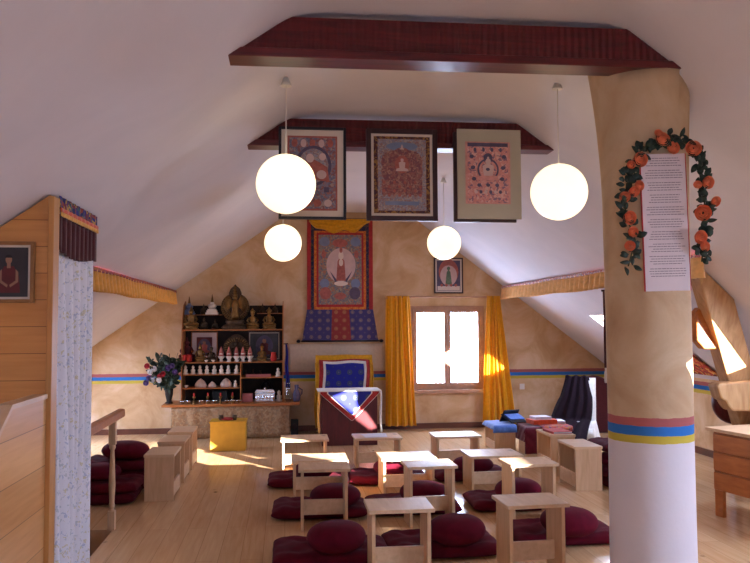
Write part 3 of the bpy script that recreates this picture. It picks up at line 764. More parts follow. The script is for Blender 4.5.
def trap(bm, xa0, xa1, xb0, xb1, z0, z1, y):
    prism(bm, [(xb0, z0-zb), (xb1, z0-zb), (xa1, z1-zb), (xa0, z1-zb)], y-.004, y)
trap(bm, -W2, W2, xt_(302), xt_(378), zb, zm, -.003); link('blue_skirt', bm, M['bluemed'], t)
bm = BM(); trap(bm, xt_(332), xt_(349), xt_(331), xt_(351), zb, zm, -.0075); link('red_skirt_panel', bm, M['redmed'], t)
bm = BM()
def fn(u, v):
    x = xt_(309)+(xt_(370)-xt_(309))*u
    sag = .04+.16*(1-abs(2*u-1)**2.2)+.02*math.sin(u*19)
    return Vector((x, -.03-.02*math.sin(v*PI)-.012*math.sin(v*22+u*6)*v, ztp-zb-sag*v*(1+.1*math.sin(u*9))))
sheet(bm, fn, 48, 22); link('gold_silk_swag', bm, M['gold_cloth'], t, solid=.003)
bm = BM(); tube(bm, [(xt_(301), -.012, .0), (xt_(379), -.012, .0)], .013); link('bottom_roller', bm, M['frame_black'], t)
for x in (298.5, 381): b_ = BM(); ball(b_, (xt_(x), -.012, 0), (.03, .022, .022)); link('roller_knob', b_, M['frame_black'], t)
bm = BM(); tube(bm, [(-W2-.02, -.008, ztp-zb), (W2+.02, -.008, ztp-zb)], .011); link('top_rod', bm, M['frame_brown'], t)

a, b = P(288.5, 372, D), P(384, 343.5, D)
bm = BM(); sheet(bm, lambda u, v: Vector((a.x+(b.x-a.x)*u, D-.012-.004*math.sin(u*14), b.z-(b.z-a.z)*v)), 40, 6)
wmesh('backdrop_cloth', bm, M['cream'], ((a.x+b.x)/2, D-.012, a.z), 'pale cream cloth stretched on the wall below the large thangka', 'cloth', solid=.003)

# ================================================================== WINDOW CURTAINS
t = thing('curtain_rod', 'thin wooden curtain rod across the top of the window', 'rod', (2.3, 10.8, 1.86))
zrod = P(450, 297, 10.8).z
wpart('rod', tube(BM(), [(P(386, 297, 10.8).x, 10.8, zrod), (P(500, 297, 10.8).x, 10.8, zrod)], .011), M['winwood'], t)
for px in (387, 498): x = P(px, 297, 10.8).x; wpart('bracket', box(BM(), x-.01, x+.01, 10.79, D, zrod-.03, zrod-.012), M['winwood'], t)
def curtain(label, top, bot, zb_, folds, seed):
    x0, x1 = P(top[0], 300, 10.8).x, P(top[1], 300, 10.8).x; X0, X1 = P(bot[0], 428, 10.8).x, P(bot[1], 428, 10.8).x
    bm = BM(); r_ = random.Random(seed); ph = [r_.uniform(0, 6) for _ in range(3)]
    def fn(u, v):
        e = v**1.2; a = x0+(X0-x0)*e; b = x1+(X1-x1)*e
        wob = .012*math.sin(v*4+ph[0])*math.sin(u*9+ph[1])
        return Vector((a+(b-a)*u+wob, 10.775+.038*math.sin(u*2*PI*folds+.6*math.sin(v*3+ph[2]))*(.55+.45*v)+.012*math.sin(u*2*PI*folds*2.3+ph[1]), zrod+.015-(zrod+.015-zb_)*v))
    sheet(bm, fn, 84, 30)
    wmesh('window_curtain', bm, M['yellow'], ((x0+x1)/2, 10.775, zb_), label, 'curtain', 'yellow window curtains', solid=.003)
curtain('yellow curtain left of the window reaching down to the floor', (386, 409), (384.5, 417), .06, 4.5, 1)
curtain('yellow curtain right of the window flaring out toward the floor', (486.5, 500), (482, 516.5), .06, 5, 2)
bm = BM(); c = P(522, 386.5, D); box(bm, c.x-.035, c.x+.035, D-.012, D, c.z-.04, c.z+.04); box(bm, c.x-.022, c.x+.022, D-.016, D-.012, c.z-.025, c.z+.025)
wmesh('light_switch', bm, M['whiteplastic'], (c.x, D, c.z), 'white light switch on wall right of the window', 'switch', bevel=.003)

# ================================================================== LOW TABLES
def table_proto(name, label, w, d, h, loc, rotz=0, group=None, rail=(.07, .17), cat='table', over=.018, ry=0, inset=.03):
    t = thing(name, label, cat, loc, rotz, group)
    link('tabletop', box(BM(), -w/2, w/2, -d/2, d/2, h-.022, h), M['pine'], t, bevel=.003)
    for s in (-1, 1):
        x = s*(w/2-over-.011)
        link('side_panel', box(BM(), x-.011, x+.011, -d/2+inset, d/2-inset, 0, h-.022), M['pine_side'], t, bevel=.002)
    link('rail', box(BM(), -w/2+over+.022, w/2-over-.022, ry-.01, ry+.01, rail[0], rail[1]), M['pine'], t, bevel=.002)
    return t
GT, GL = 'tall narrow meditation tables', 'low wide meditation tables'
tall = table_proto('meditation_table', 'pine meditation table nearest the camera, in front of middle front cushion', .375, .30, .445, (.655, 4.55, 0), .0, GT, rail=(.09, .2))
dup(tall, (1.445, 4.56, 0), .05, 'front row pine meditation table nearest the pillar, over rightmost cushions')
dup(tall, (.285, 5.82, 0), -.02, 'tall pine meditation table at left of the second row')
dup(tall, (1.07, 5.82, 0), .03, 'tall pine meditation table in the middle of the second row')
dup(tall, (1.83, 5.8, 0), .05, 'tall pine meditation table at right of second row with sunlit corner')
low = table_proto('low_meditation_table', 'low pine meditation table left, just behind a taller one', .49, .38, .31, (.30, 6.98, 0), 0, GL, rail=(.03, .14))
dup(low, (1.075, 6.98, 0), .02, 'low pine meditation table with sunlit left half of its top')
dup(low, (1.865, 7.0, 0), .02, 'low pine meditation table at right of the third row')
dup(low, (.20, 8.2, 0), 0, 'low pine meditation table at the left end of the farthest row')
fb = dup(low, (.955, 8.2, 0), .02, 'low pine meditation table with white papers before the maroon throne table')
dup(low, (1.79, 8.2, 0), .02, 'low pine meditation table in farthest row before the window')
bm = BM()
for k, (dx, a) in enumerate(((-.02, .1), (.03, -.06))):
    m_ = Matrix.Translation((.93+dx, 8.2, .3105+.003*k)) @ Matrix.Rotation(a, 4, 'Z')
    b2 = box(BM(), -.1, .1, -.13, .13, 0, .0025); bmesh.ops.transform(b2, matrix=m_, verts=b2.verts)
    me_ = bpy.data.meshes.new('tmp'); b2.to_mesh(me_); b2.free(); bm.from_mesh(me_); bpy.data.meshes.remove(me_)
wmesh('papers', bm, M['bookwhite'], (.93, 8.2, .311), 'white sheets of paper lying on a far meditation table', 'paper')
# side rows, turned to face the middle
side = table_proto('side_table', 'turned pine meditation table nearest in the left side row', .45, .255, .39, (-1.055, 7.04, 0), -PI/2, 'turned tables along the left', rail=(.03, .15), over=.006, ry=.108, inset=.006)
dup(side, (-1.06, 7.77, 0), -PI/2, 'turned pine meditation table in the middle of the left side row')
dup(side, (-1.06, 8.42, 0), -PI/2, 'turned pine meditation table farthest in the left side row')
GS = 'turned tables along the right'
dup(side, (2.67, 6.93, 0), PI/2, 'turned pine meditation table beside the pillar with bare top', GS)
dup(side, (2.70, 7.65, 0), PI/2, 'turned pine meditation table with a red book on top', GS)
dup(side, (2.5, 8.98, 0), PI/2, 'turned pine table under the light blue cloth', GS, scale=(1, 1, .8))
dup(low, (2.92, 8.72, 0), 0, 'low pine table hidden under the maroon cloth', 'cloth covered tables')

# ================================================================== CUSHIONS
def zab_bm(a, b, h, seed):
    bm = BM(); r_ = random.Random(seed); nx, ny = 34, 26
    tufts = [(x, y) for x in (-.5, 0, .5) for y in (-.45, .45)]
    def prof(s): return max(0, 1-abs(s)**7)**.42
    off = r_.uniform(0, 50)
    def val(i, n): t = -1+2*i/n; return math.copysign(abs(math.sin(t*PI/2))**.9, t)
    for sgn in (1, -1):
        def fn(u, v):
            x, y = val(u*nx, nx), val(v*ny, ny)
            f = prof(x)*prof(y)
            z = h*.5*f
            if sgn > 0:
                for tx_, ty_ in tufts: z -= h*.22*math.exp(-((x-tx_)**2*a*a+(y-ty_)**2*b*b)/.004)*f
                z += .014*f*noise.noise(Vector((x*3+off, y*2.5, 0)))+.008*f*noise.noise(Vector((x*7+off, y*7, 5)))
            wob = 1+.02*noise.noise(Vector((x*2, y*2, off)))
            return Vector((a*x*wob, b*y*wob, h*.5+sgn*z))
        sheet(bm, fn, nx, ny)
    bmesh.ops.remove_doubles(bm, verts=bm.verts, dist=1e-4)
    return bm
ZA = [zab_bm(.365, .24, .095, s) for s in (1, 2, 3)]
ZM = []
for k, b_ in enumerate(ZA):
    o = link('zabuton', b_, M['zab']); ZM.append(o)
zused = set()
def zabuton(x, y, z, rot, label, group, kind, sx=1, sy=1, sz=1):
    o = ZM[kind]
    if kind in zused: o = o.copy(); C.objects.link(o)
    zused.add(kind); o.location = (x, y, z); o.rotation_euler = (0, 0, rot); o.scale = (sx, sy, sz)
    return tag(o, label, 'cushion', group)
def zafu_bm(seed):
    bm = BM(); off = seed*9.1; R, hh = .2, .165; prof = []
    n = 18
    def rad(a, z): return 1+.012*math.sin(26*a)*math.sin(PI*z/hh)+.03*noise.noise(Vector((math.cos(a)+off, math.sin(a), z*3)))
    for k in range(n+1):
        t = -PI/2+PI*k/n
        prof.append((max(.004, R*math.cos(t)**.62), hh/2+hh/2*math.copysign(abs(math.sin(t))**1.1, math.sin(t))*(1 if t < 0 else 1)))
    lathe(bm, prof, (0, 0, 0), 52, rad=rad)
    return bm
FM = [link('zafu', zafu_bm(s), M['zafu']) for s in (1, 2)]
fused = set()
def zafu(x, y, z, label, group, kind, s=(1, 1, 1)):
    o = FM[kind]
    if kind in fused: o = o.copy(); C.objects.link(o)
    fused.add(kind); o.location = (x, y, z); o.rotation_euler = (0, 0, random.uniform(0, 6)); o.scale = s
    return tag(o, label, 'cushion', group)
GZ, GF = 'maroon mats on the floor', 'round maroon cushions on the mats'
rows = ((5.16, 'front row'), (6.2, 'second row'), (7.36, 'far row'))
pos = ('left', 'middle', 'right')
zabs = {0: ((.29, 5.06), (1.02, 5.13), (1.885, 5.3)), 1: ((.27, 6.23), (1.01, 6.25), (1.84, 6.27)), 2: ((.21, 7.38), (.96, 7.4), (1.76, 7.45))}
zafs = {0: ((.32, 4.95), (1.10, 5.02), (1.89, 5.12)), 1: ((.39, 6.14), (1.09, 6.14), (1.85, 6.14)), 2: ((.27, 7.3), (1.0, 7.32), (1.78, 7.36))}
for r_ in range(3):
    for c_ in range(3):
        x, y = zabs[r_][c_]
        zabuton(x, y, 0, random.uniform(-.04, .04), 'rectangular maroon floor mat, %s of the %s' % (pos[c_], rows[r_][1]), GZ, (r_+c_) % 3)
        x, y = zafs[r_][c_]
        zafu(x, y, .075, 'round maroon cushion sitting on the %s mat of the %s' % (pos[c_], rows[r_][1]), GF, (r_+c_) % 2, (.99, .9, (1.05, 1.0, .85)[r_]))
# stacks at the sides
GS1 = 'maroon cushions stacked by the stair'
zabuton(-1.55, 6.93, 0, .02, 'maroon mat at the bottom of the stack by the stair rail', GS1, 0, .85)
zabuton(-1.49, 6.95, .085, -.02, 'maroon mat second from bottom in the stack by the stair', GS1, 1, .75)
zafu(-1.57, 6.95, .172, 'round maroon cushion on top of the mats by the stair rail', GS1, 0, (.9, .9, .8))
zabuton(-1.53, 7.5, 0, .0, 'maroon mat at the bottom of the rear stack by the stair', GS1, 2, .85)
zabuton(-1.53, 7.5, .085, .05, 'maroon mat second up in the rear stack by the stair', GS1, 0, .85)
zabuton(-1.53, 7.49, .17, -.03, 'maroon mat third up in the rear stack by the stair', GS1, 1, .83)
zafu(-1.46, 7.48, .255, 'round maroon cushion topping the rear stack by the stair', GS1, 1, (1.15, 1, .95))
GS2 = 'maroon cushions stacked behind the pillar'
zabuton(3.17, 6.95, 0, .03, 'maroon mat lowest in the stack half hidden behind the pillar', GS2, 1, .9)
zabuton(3.18, 6.95, .085, -.03, 'maroon mat second lowest in stack half hidden behind the pillar', GS2, 2, .9)
zafu(3.02, 6.95, .17, 'round maroon cushion between mats in the stack behind the pillar', GS2, 0, (.85, .9, .75))
zabuton(3.16, 6.96, .31, .02, 'maroon mat topmost in the stack half hidden behind the pillar', GS2, 0, .9)

# ================================================================== ALTAR
AY = 10.32
ax0, ax1 = P(161.5, 404, AY).x, P(300, 404, AY).x; az = P(232, 404, AY).z
t = thing('altar_table', 'long altar table fronted with patterned brown brocade at back wall', 'table', ((ax0+ax1)/2, 10.6, 0))
wpart('tabletop', box(BM(), ax0, ax1, AY-.02, D-.01, az-.03, az), M['shelf'], t, bevel=.004)
fx0, fx1 = P(171, 420, AY).x, P(290, 420, AY).x
bm = BM()
sheet(bm, lambda u, v: Vector((fx0+(fx1-fx0)*u, AY+.012*math.sin(u*26)*v+.004*math.sin(u*60), az-.03-(az-.045)*v)), 80, 6)
wpart('brocade_front', bm, M['altcloth'], t, solid=.004)
for x in (fx0+.05, fx1-.1):
    for y in (AY+.06, D-.1): wpart('leg', box(BM(), x, x+.05, y, y+.05, 0, az-.03), M['shelf'], t)
# cabinet standing on it
CY0, CY1 = 10.52, 10.88
cx0, cx1 = P(181, 370, CY0).x, P(283.5, 370, CY0).x
def zz(py): return P(232, py, CY0).z
z0 = az; th = .014
zs1, zs2, zs3, zs4, zr3 = zz(329.5), zz(362), zz(374), zz(387.5), zz(377.5)
dvx = P(240, 380, CY0).x
t = thing('altar_shelf', 'open wooden altar shelf unit crowded with statues and offerings', 'shelf', ((cx0+cx1)/2, 10.7, az))
ztopc = zz(305)
wpart('back_panel', box(BM(), cx0+th, cx1-th, CY1-.012, CY1, z0, ztopc), M['dark'], t)
for x in (cx0, cx1-th): wpart('side_panel', prism(BM(), [(CY0, z0), (CY1, z0), (CY1, ztopc+.06), (CY0+.18, ztopc), (CY0+.02, zs1), (CY0, zs1)], x, x+th, 'yz'), M['shelf'], t, bevel=.002)
for a, b, z, n in ((cx0+th, cx1-th, zs1, 0), (cx0+th, cx1-th, zs2, 0), (cx0+th, dvx, zs3, 0), (cx0+th, dvx, zs4, 0), (dvx+th, cx1-th, zr3, 0)):
    wpart('shelf_board', box(BM(), a, b, CY0, CY1-.012, z-th, z), M['shelf'], t, bevel=.002)
wpart('divider', box(BM(), dvx, dvx+th, CY0+.005, CY1-.012, z0, zs2-th), M['shelf'], t)
sx0, sx1 = P(195, 314, 10.72).x, P(222, 314, 10.72).x; zst = P(208, 314.5, 10.72).z
wpart('step_shelf', box(BM(), cx0+th, sx1, 10.72, CY1-.012, zst-.01, zst), M['shelf'], t)
sx2 = P(257, 312, 10.72).x; zst2 = P(270, 313, 10.72).z
wpart('step_shelf', box(BM(), sx2, cx1-th, 10.72, CY1-.012, zst2-.01, zst2), M['shelf'], t)

def buddha(px, base_z, h, Y, m, label, halo=None, crown=False, arms=False, lotus=None):
    x = P(px, 340, Y).x
    t = thing('seated_statue', label, 'statue', (x, Y, base_z)); s = h; t.scale = (1.28, 1, 1)
    bm = lathe(BM(), [(.24*s, 0), (.26*s, .03*s), (.22*s, .07*s), (.2*s, .1*s), (.25*s, .13*s), (.24*s, .17*s)], (0, 0, 0), 18)
    link('lotus_base', bm, lotus or m, t)
    bm = BM()
    ball(bm, (0, 0, .24*s), (.25*s, .17*s, .085*s)); ball(bm, (-.14*s, -.06*s, .23*s), (.11*s, .1*s, .07*s)); ball(bm, (.14*s, -.06*s, .23*s), (.11*s, .1*s, .07*s))
    lathe(bm, [(.12*s, .24*s), (.1*s, .36*s), (.13*s, .5*s), (.12*s, .58*s), (.05*s, .63*s), (.045*s, .67*s)], (0, 0, 0), 14, rad=lambda a, z: 1-.25*abs(math.sin(a)))
    for q_ in (-1, 1): tube(bm, [(q_*.12*s, 0, .57*s), (q_*.19*s, -.02*s, .42*s), (q_*.14*s, -.1*s, .31*s), (q_*.03*s, -.14*s, .3*s)], [.04*s, .036*s, .03*s, .025*s], 8)
    if arms:
        for k in range(10):
            for q_ in (-1, 1):
                a = -.35+k*.2; tube(bm, [(q_*.1*s, .03*s, .5*s), (q_*(.1*s+.24*s*math.cos(a)), .05*s, .5*s+.24*s*math.sin(a))], [.02*s, .012*s], 6)
    ball(bm, (0, 0, .74*s), (.075*s, .08*s, .095*s)); ball(bm, (0, 0, .84*s), (.04*s, .04*s, .04*s))
    if crown: lathe(bm, [(.085*s, .79*s), (.1*s, .87*s), (.04*s, .93*s), (.01*s, 1.0*s)], (0, 0, 0), 10)
    else: lathe(bm, [(.03*s, .86*s), (.02*s, .93*s), (.005*s, .98*s)], (0, 0, 0), 10)
    link('figure', bm, m, t)
    if halo:
        hw, hh = halo; pts = []
        for k in range(33):
            a = -PI*.5+2*PI*k/33
            rr = 1+ (.0)
            pts.append((hw*math.cos(a), hh*.5+.1*s+hh*.5*math.sin(a)+(.12*hh*max(0, math.sin(a))**8)))
        link('halo', prism(BM(), pts, .1*s, .13*s), m, t, bevel=.004)
        bm = BM()
        for k in range(28):
            a = 2*PI*k/28; tube(bm, [(hw*.55*math.cos(a), .095*s, hh*.5+.1*s+hh*.27*math.sin(a)), (hw*.92*math.cos(a), .095*s, hh*.5+.1*s+hh*.46*math.sin(a))], .006, 5)
        link('halo_rays', bm, M['gilt'], t)
    return t
def HZ(py0, py1, Y): return P(232, py0, Y).z-P(232, py1, Y).z
buddha(191, zs1, HZ(304, 328, 10.62), 10.62, M['gilt'], 'gilt seated statue at far left of the top altar shelf')
buddha(203.5, zst, HZ(303, 314, 10.8), 10.8, M['bronze'], 'small dark statue on the raised step beside the white stupa')
buddha(204, zs1, HZ(315, 328, 10.62), 10.62, M['bronze'], 'small bronze statue below the raised step, left of the great halo')
buddha(215, zs1, HZ(317, 328, 10.6), 10.6, M['bronze'], 'smallest bronze statue on top altar shelf below the white stupa')
buddha(252.5, zs1, HZ(307, 328, 10.6), 10.6, M['gilt'], 'gilt crowned statue just right of the great haloed statue', crown=True)
buddha(269, zs1, HZ(306, 328, 10.6), 10.6, M['gilt'], 'gilt statue second right of the great haloed statue', crown=True)
buddha(262.5, zst2, HZ(303, 313, 10.8), 10.8, M['bronze'], 'small dark statue on the right raised step, left one')
buddha(275, zst2, HZ(303, 313, 10.8), 10.8, M['bronze'], 'small dark statue on the right raised step, right one')
# great haloed figure: standing column of heads and arms before a ringed mandorla
Y = 10.64; gx = P(235, 306, Y).x; gz = zs1; s = P(235, 284, Y).z-zs1
t = thing('haloed_statue', 'large bronze many-armed statue before a pointed round halo', 'statue', (gx, Y, gz))
link('lotus_base', lathe(BM(), [(.17, 0), (.18, .03), (.15, .06), (.11, .075), (.13, .1), (.12, .13)], (0, 0, 0), 24), M['bronze'], t)
bm = lathe(BM(), [(.05, .12), (.055, .2), (.04, .26), (.05, .33), (.042, .38), (.02, .4)], (0, 0, 0), 14)
for k, r in enumerate((.032, .028, .024, .02, .016)): ball(bm, (0, 0, .43+.035*k), (r*1.15, r, r), 12, 7)
for k in range(14):
    for q_ in (-1, 1):
        a = -.9+k*.165; tube(bm, [(q_*.03, .01, .34), (q_*(.05+.11*math.cos(a)), .02, .34+.13*math.sin(a))], [.012, .006], 6)
link('figure', bm, M['gilt'], t)
pts = []
for k in range(48):
    a = -PI/2+2*PI*k/48; pts.append((.19*math.cos(a), .30+.19*math.sin(a)))
ha = link('halo', prism(BM(), pts, .05, .075), M['bronze'], t, bevel=.004)
bm = BM()
for rr in (.10, .135, .165, .185):
    tube(bm, [(rr*math.cos(2*PI*k/40), .047, .30+rr*math.sin(2*PI*k/40)) for k in range(41)], .005, 6)
for k in range(36): a = 2*PI*k/36; tube(bm, [(.11*math.cos(a), .046, .3+.11*math.sin(a)), (.18*math.cos(a), .046, .3+.18*math.sin(a))], .0035, 5)
link('halo_rings', bm, M['gilt'], t, parent=None) if False else link('halo_rings', bm, M['gilt'], t)
bm = BM(); prism(bm, [(-.075, .40), (.075, .40), (.085, .49), (.06, .55), (.02, .585), (0, s), (-.02, .585), (-.06, .55), (-.085, .49)], .035, .06); link('pointed_crest', bm, M['bronze'], t, bevel=.004)

def stupa_bm(h):
    bm = BM(); b = h*.3
    box(bm, -b, b, -b, b, 0, .1*h); box(bm, -b*.85, b*.85, -b*.85, b*.85, .1*h, .2*h); box(bm, -b*.7, b*.7, -b*.7, b*.7, .2*h, .28*h)
    lathe(bm, [(b*.5, .28*h), (b*.72, .42*h), (b*.62, .5*h), (b*.2, .54*h)], (0, 0, 0), 14); box(bm, -b*.28, b*.28, -b*.28, b*.28, .54*h, .62*h)
    lathe(bm, [(b*.25, .62*h), (b*.1, .88*h), (b*.04, 1.0*h)], (0, 0, 0), 10)
    return bm
def stupa(px, z, h, Y, m, label, spire=None):
    t = thing('miniature_stupa', label, 'stupa', (P(px, 340, Y).x, Y, z)); b = h*.3
    bm = BM(); box(bm, -b, b, -b, b, 0, .1*h); box(bm, -b*.85, b*.85, -b*.85, b*.85, .1*h, .2*h); box(bm, -b*.7, b*.7, -b*.7, b*.7, .2*h, .28*h)
    link('stepped_base', bm, m, t)
    bm = lathe(BM(), [(b*.5, .28*h), (b*.72, .42*h), (b*.62, .5*h), (b*.2, .54*h)], (0, 0, 0), 14); box(bm, -b*.28, b*.28, -b*.28, b*.28, .54*h, .62*h); link('dome', bm, m, t)
    link('spire', lathe(BM(), [(b*.25, .62*h), (b*.1, .88*h), (b*.04, 1.0*h)], (0, 0, 0), 10), spire or m, t)
    return t
stupa(212, zst, HZ(294, 314, 10.8), 10.8, M['porcelain'], 'white stupa with copper spire on the raised step of the altar', M['gilt'])
stupa(189, zst, HZ(296, 314, 10.8), 10.8, M['sky_paint'], 'pale blue stupa behind the gilt statue at far left', M['gilt'])
# eight small white figures in a row
def figurine(px, z, h, Y, label):
    o = lathe(BM(), [(.3*h, 0), (.3*h, .12*h), (.2*h, .2*h), (.26*h, .4*h), (.2*h, .55*h), (.1*h, .62*h), (.17*h, .74*h), (.15*h, .86*h), (.03*h, 1.0*h)], (0, 0, 0), 14)
    m = link('white_figurine', o, M['porcelain']); m.location = (P(px, 370, Y).x, Y, z); return tag(m, label, 'figurine', 'white figurines on the altar shelf')
f0 = None
for k, px in enumerate((185.5, 193, 200, 206.8, 214.3, 221.3, 228.3, 236.5)):
    lab = '%s white figurine from the left in the row of eight' % ORD[k]
    if f0 is None: f0 = figurine(px, zs3, HZ(364.2, 373, 10.58), 10.58, lab)
    else:
        o = f0.copy(); C.objects.link(o); o.location = (P(px, 370, 10.58).x, 10.58, zs3); o['label'] = lab
o = figurine(235.5, zs4, HZ(379.5, 386.5, 10.58), 10.58, 'small white figurine beside the large white shells')
o = figurine(278, zr3, HZ(367.5, 376.5, 10.58), 10.58, 'white figurine at right end of the shelf with pink book')
o = figurine(279, az, HZ(391, 402, 10.6), 10.6, 'white figurine right of the silver offering set')
# conch shells
def shell(px, w, h, label, spikes):
    bm = BM(); n = 16; x = P(px, 382, 10.6).x
    def rad(a, z): return 1+(.18*abs(math.sin(a*spikes)) if spikes else .03*math.sin(a*9))
    lathe(bm, [(w*.42, 0), (w*.5, h*.2), (w*.44, h*.45), (w*.3, h*.7), (w*.16, h*.88), (.002, h)], (0, 0, 0), 36, rad=rad)
    o = link('conch_shell', bm, M['shell']); o.location = (x, 10.62, zs4); o.scale = (1, .6, 1); return tag(o, label, 'shell', 'white shells')
shell(200.5, .14, .115, 'spiky white conch shell at left of the shell shelf', 4)
shell(212, .10, .075, 'smallest spiky white shell between two larger shells', 4)
shell(226, .16, .12, 'large smooth white shell at right of the shell shelf', 0)
# offering bowls and little lamps along the bottom
def bowl(px, z, Y, r, label, m, grp):
    o = link('offering_bowl', lathe(BM(), [(r*.5, 0), (r*.45, r*.2), (r*.9, r*.8), (r, r*1.1), (r*.9, r*1.08), (r*.5, r*.4)], (0, 0, 0), 16), m); o.location = (P(px, 400, Y).x, Y, z); return tag(o, label, 'bowl', grp)
b0 = None
for k, px in enumerate((182.5, 188.5, 201, 208.5, 215, 227, 233.5, 239)):
    lab = '%s small offering bowl from left along the altar table front' % ORD[k]
    if b0 is None: b0 = bowl(px, az, 10.44, .038, lab, M['silver'], 'offering bowls')
    else: o = b0.copy(); C.objects.link(o); o.location = (P(px, 400, 10.44).x, 10.44, az); o['label'] = lab
bowl(186, zs4, 10.57, .03, 'small white bowl left of the spiky shells', M['porcelain'], 'bowls')
for k, px in enumerate((206, 213, 229, 237)):
    bowl(px, zs2, 10.545, .026, '%s small white cup at the front of the statue shelf' % ORD[k], M['porcelain'], 'white cups')
def lampstand(px, label):
    t = thing('butter_lamp', label, 'lamp', (P(px, 400, 10.42).x, 10.42, az), 0, 'butter lamps')
    st_ = link('stand', lathe(BM(), [(.022, 0), (.02, .01), (.007, .025), (.007, .06), (.02, .08), (.022, .095), (.016, .095)], (0, 0, 0), 12), M['gilt'], t)
    link('candle', lathe(BM(), [(.012, .09), (.012, .13), (.004, .14)], (0, 0, 0), 8), M['redpaint'], st_)
    return t
l0 = lampstand(194, 'first red butter lamp from left on altar table')
for k, px in enumerate((207.8, 220.5, 232.5)): dup(l0, (P(px, 400, 10.42).x, 10.42, az), 0, '%s red butter lamp from left on altar table' % ORD[k+1])
# tormas: red cones on white bases
def torma(px, label):
    t = thing('torma', label, 'offering', (P(px, 350, 10.6).x, 10.6, zs2), 0, 'torma offerings')
    link('cup', lathe(BM(), [(.03, 0), (.018, .03), (.045, .065), (.05, .075)], (0, 0, 0), 14), M['porcelain'], t)
    link('cone', lathe(BM(), [(.03, .075), (.032, .11), (.02, .16), (.004, .2)], (0, 0, 0), 14), M['fig_red'], t)
    link('disc', lathe(BM(), [(.02, 0), (.024, .006), (.018, .012)], (0, -.034, .1), 12), M['porcelain'], t)
    return t
t0 = torma(221.3, 'first orange torma cone from left on the statue shelf')
for k, px in enumerate((229, 236.3, 243, 250)): dup(t0, (P(px, 350, 10.6).x, 10.6, zs2), 0, '%s orange torma cone from left on the statue shelf' % ORD[k+1])
buddha(200.3, zs2, HZ(342, 361, 10.62), 10.62, M['gilt'], 'gilt statue in front of the white matted altar picture')
buddha(211.3, zs2, HZ(345, 361, 10.62), 10.62, M['bronze'], 'dark statue right of the gilt one on second altar shelf', crown=True)
buddha(262, zs2, HZ(344, 361, 10.62), 10.62, M['gilt'], 'gilt statue in front of the dark altar picture', crown=True)
buddha(187, zs2, HZ(336, 361, 10.78), 10.76, M['robe'], 'dark reddish statue at left end of second altar shelf')
buddha(236.5, zs2, HZ(338, 361, 10.74), 10.74, M['bronze'], 'bronze statue with arched halo behind the orange tormas', halo=(.14, .3))
for k, px in enumerate((183.8, 189)):
    bm = lathe(BM(), [(.02, 0), (.034, .02), (.034, .08), (.03, .1), (.024, .1)], (0, 0, 0), 14); o = link('red_glass', bm, M['redpaint']); o.location = (P(px, 355, 10.58).x, 10.58, zs2)
    tag(o, ('left' if k == 0 else 'right')+' red glass candle cup at left end of statue shelf', 'candle', 'red cups')
for px in (273.5,):
    bm = lathe(BM(), [(.03, 0), (.045, .03), (.03, .1), (.036, .12), (.02, .12)], (0, 0, 0), 14); o = link('red_vase', bm, M['redpaint']); o.location = (P(px, 355, 10.6).x, 10.6, zs2); tag(o, 'red vase at right end of the statue shelf', 'vase')
def paint_plain(bm, w, h):
    quad(bm, w, h, 0, 0); seated(bm, .75*h, -L_, -.03*h, 1, 2, 3)
a = P(191, 361, 10.84); b = P(217.5, 331.5, 10.84)
pic_frame('altar_picture', 'small altar picture with wide white mat behind gilt statue', 'picture', ((a.x+b.x)/2, 10.862, zs2+(b.z-a.z)/2), b.x-a.x, b.z-a.z, .012, .06, M['shelf'], M['paper'], .02, paint=paint_plain, pm=[M['robe'], M['fig_red'], M['halo_dark'], M['skin']])
a = P(248, 361, 10.84); b = P(280.5, 331.5, 10.84)
pic_frame('altar_picture', 'dark framed altar picture at right of second shelf', 'picture', ((a.x+b.x)/2, 10.862, zs2+(b.z-a.z)/2), b.x-a.x, b.z-a.z, .016, .012, M['frame_brown'], M['mat_grey'], .02, paint=paint_plain, pm=[M['photo_dark'], M['robe'], M['halo_dark'], M['skin']])
# right compartments
x0, x1 = P(246, 375, 10.58).x, P(271, 375, 10.58).x
o = link('pink_book', box(BM(), -(x1-x0)/2, (x1-x0)/2, -.05, .05, 0, .035), M['bookpink'], bevel=.003); o.location = ((x0+x1)/2, 10.6, zr3); tag(o, 'long pink wrapped book lying on right altar shelf', 'book')
for k, (px, h, r) in enumerate(((246, .09, .022), (253, .1, .03), (260.5, .08, .026))):
    o = link('dark_ritual_bell', lathe(BM(), [(r, 0), (r*.8, h*.3), (r*.4, h*.5), (r*.3, h*.7), (r*.5, h*.85), (r*.1, h)], (0, 0, 0), 14), M['bronze']); o.location = (P(px, 370, 10.74).x, 10.74, zr3)
    tag(o, '%s bronze bell from left behind the pink book' % ORD[k], 'bell', 'bells')
t = thing('silver_offering_set', 'shiny silver offering box with lid on the lower right altar', 'box', (P(265, 400, 10.56).x, 10.56, az))
link('body', box(BM(), -.13, .13, -.06, .06, 0, .12), M['silver'], t, bevel=.012); ld = link('lid', prism(BM(), [(-.14, .12), (.14, .12), (.11, .165), (-.11, .165)], -.065, .065), M['silver'], t, bevel=.006)
b_ = BM(); ball(b_, (0, 0, .175), .018); link('knob', b_, M['silver'], ld)
bm = BM()
for k in range(6): ball(bm, (-.11+.044*k, -.062, .06), (.018, .01, .03), 10, 6)
link('embossing', bm, M['silver'], t)
o = link('wooden_box', box(BM(), -.07, .07, -.05, .05, 0, .11), M['bookpink'], bevel=.006); o.location = (P(247.5, 400, 10.6).x, 10.6, az); tag(o, 'small brown box left of the silver offering set', 'box')
t = thing('black_urn', 'black urn standing behind the silver offering box', 'urn', (P(266, 400, 10.74).x, 10.74, az))
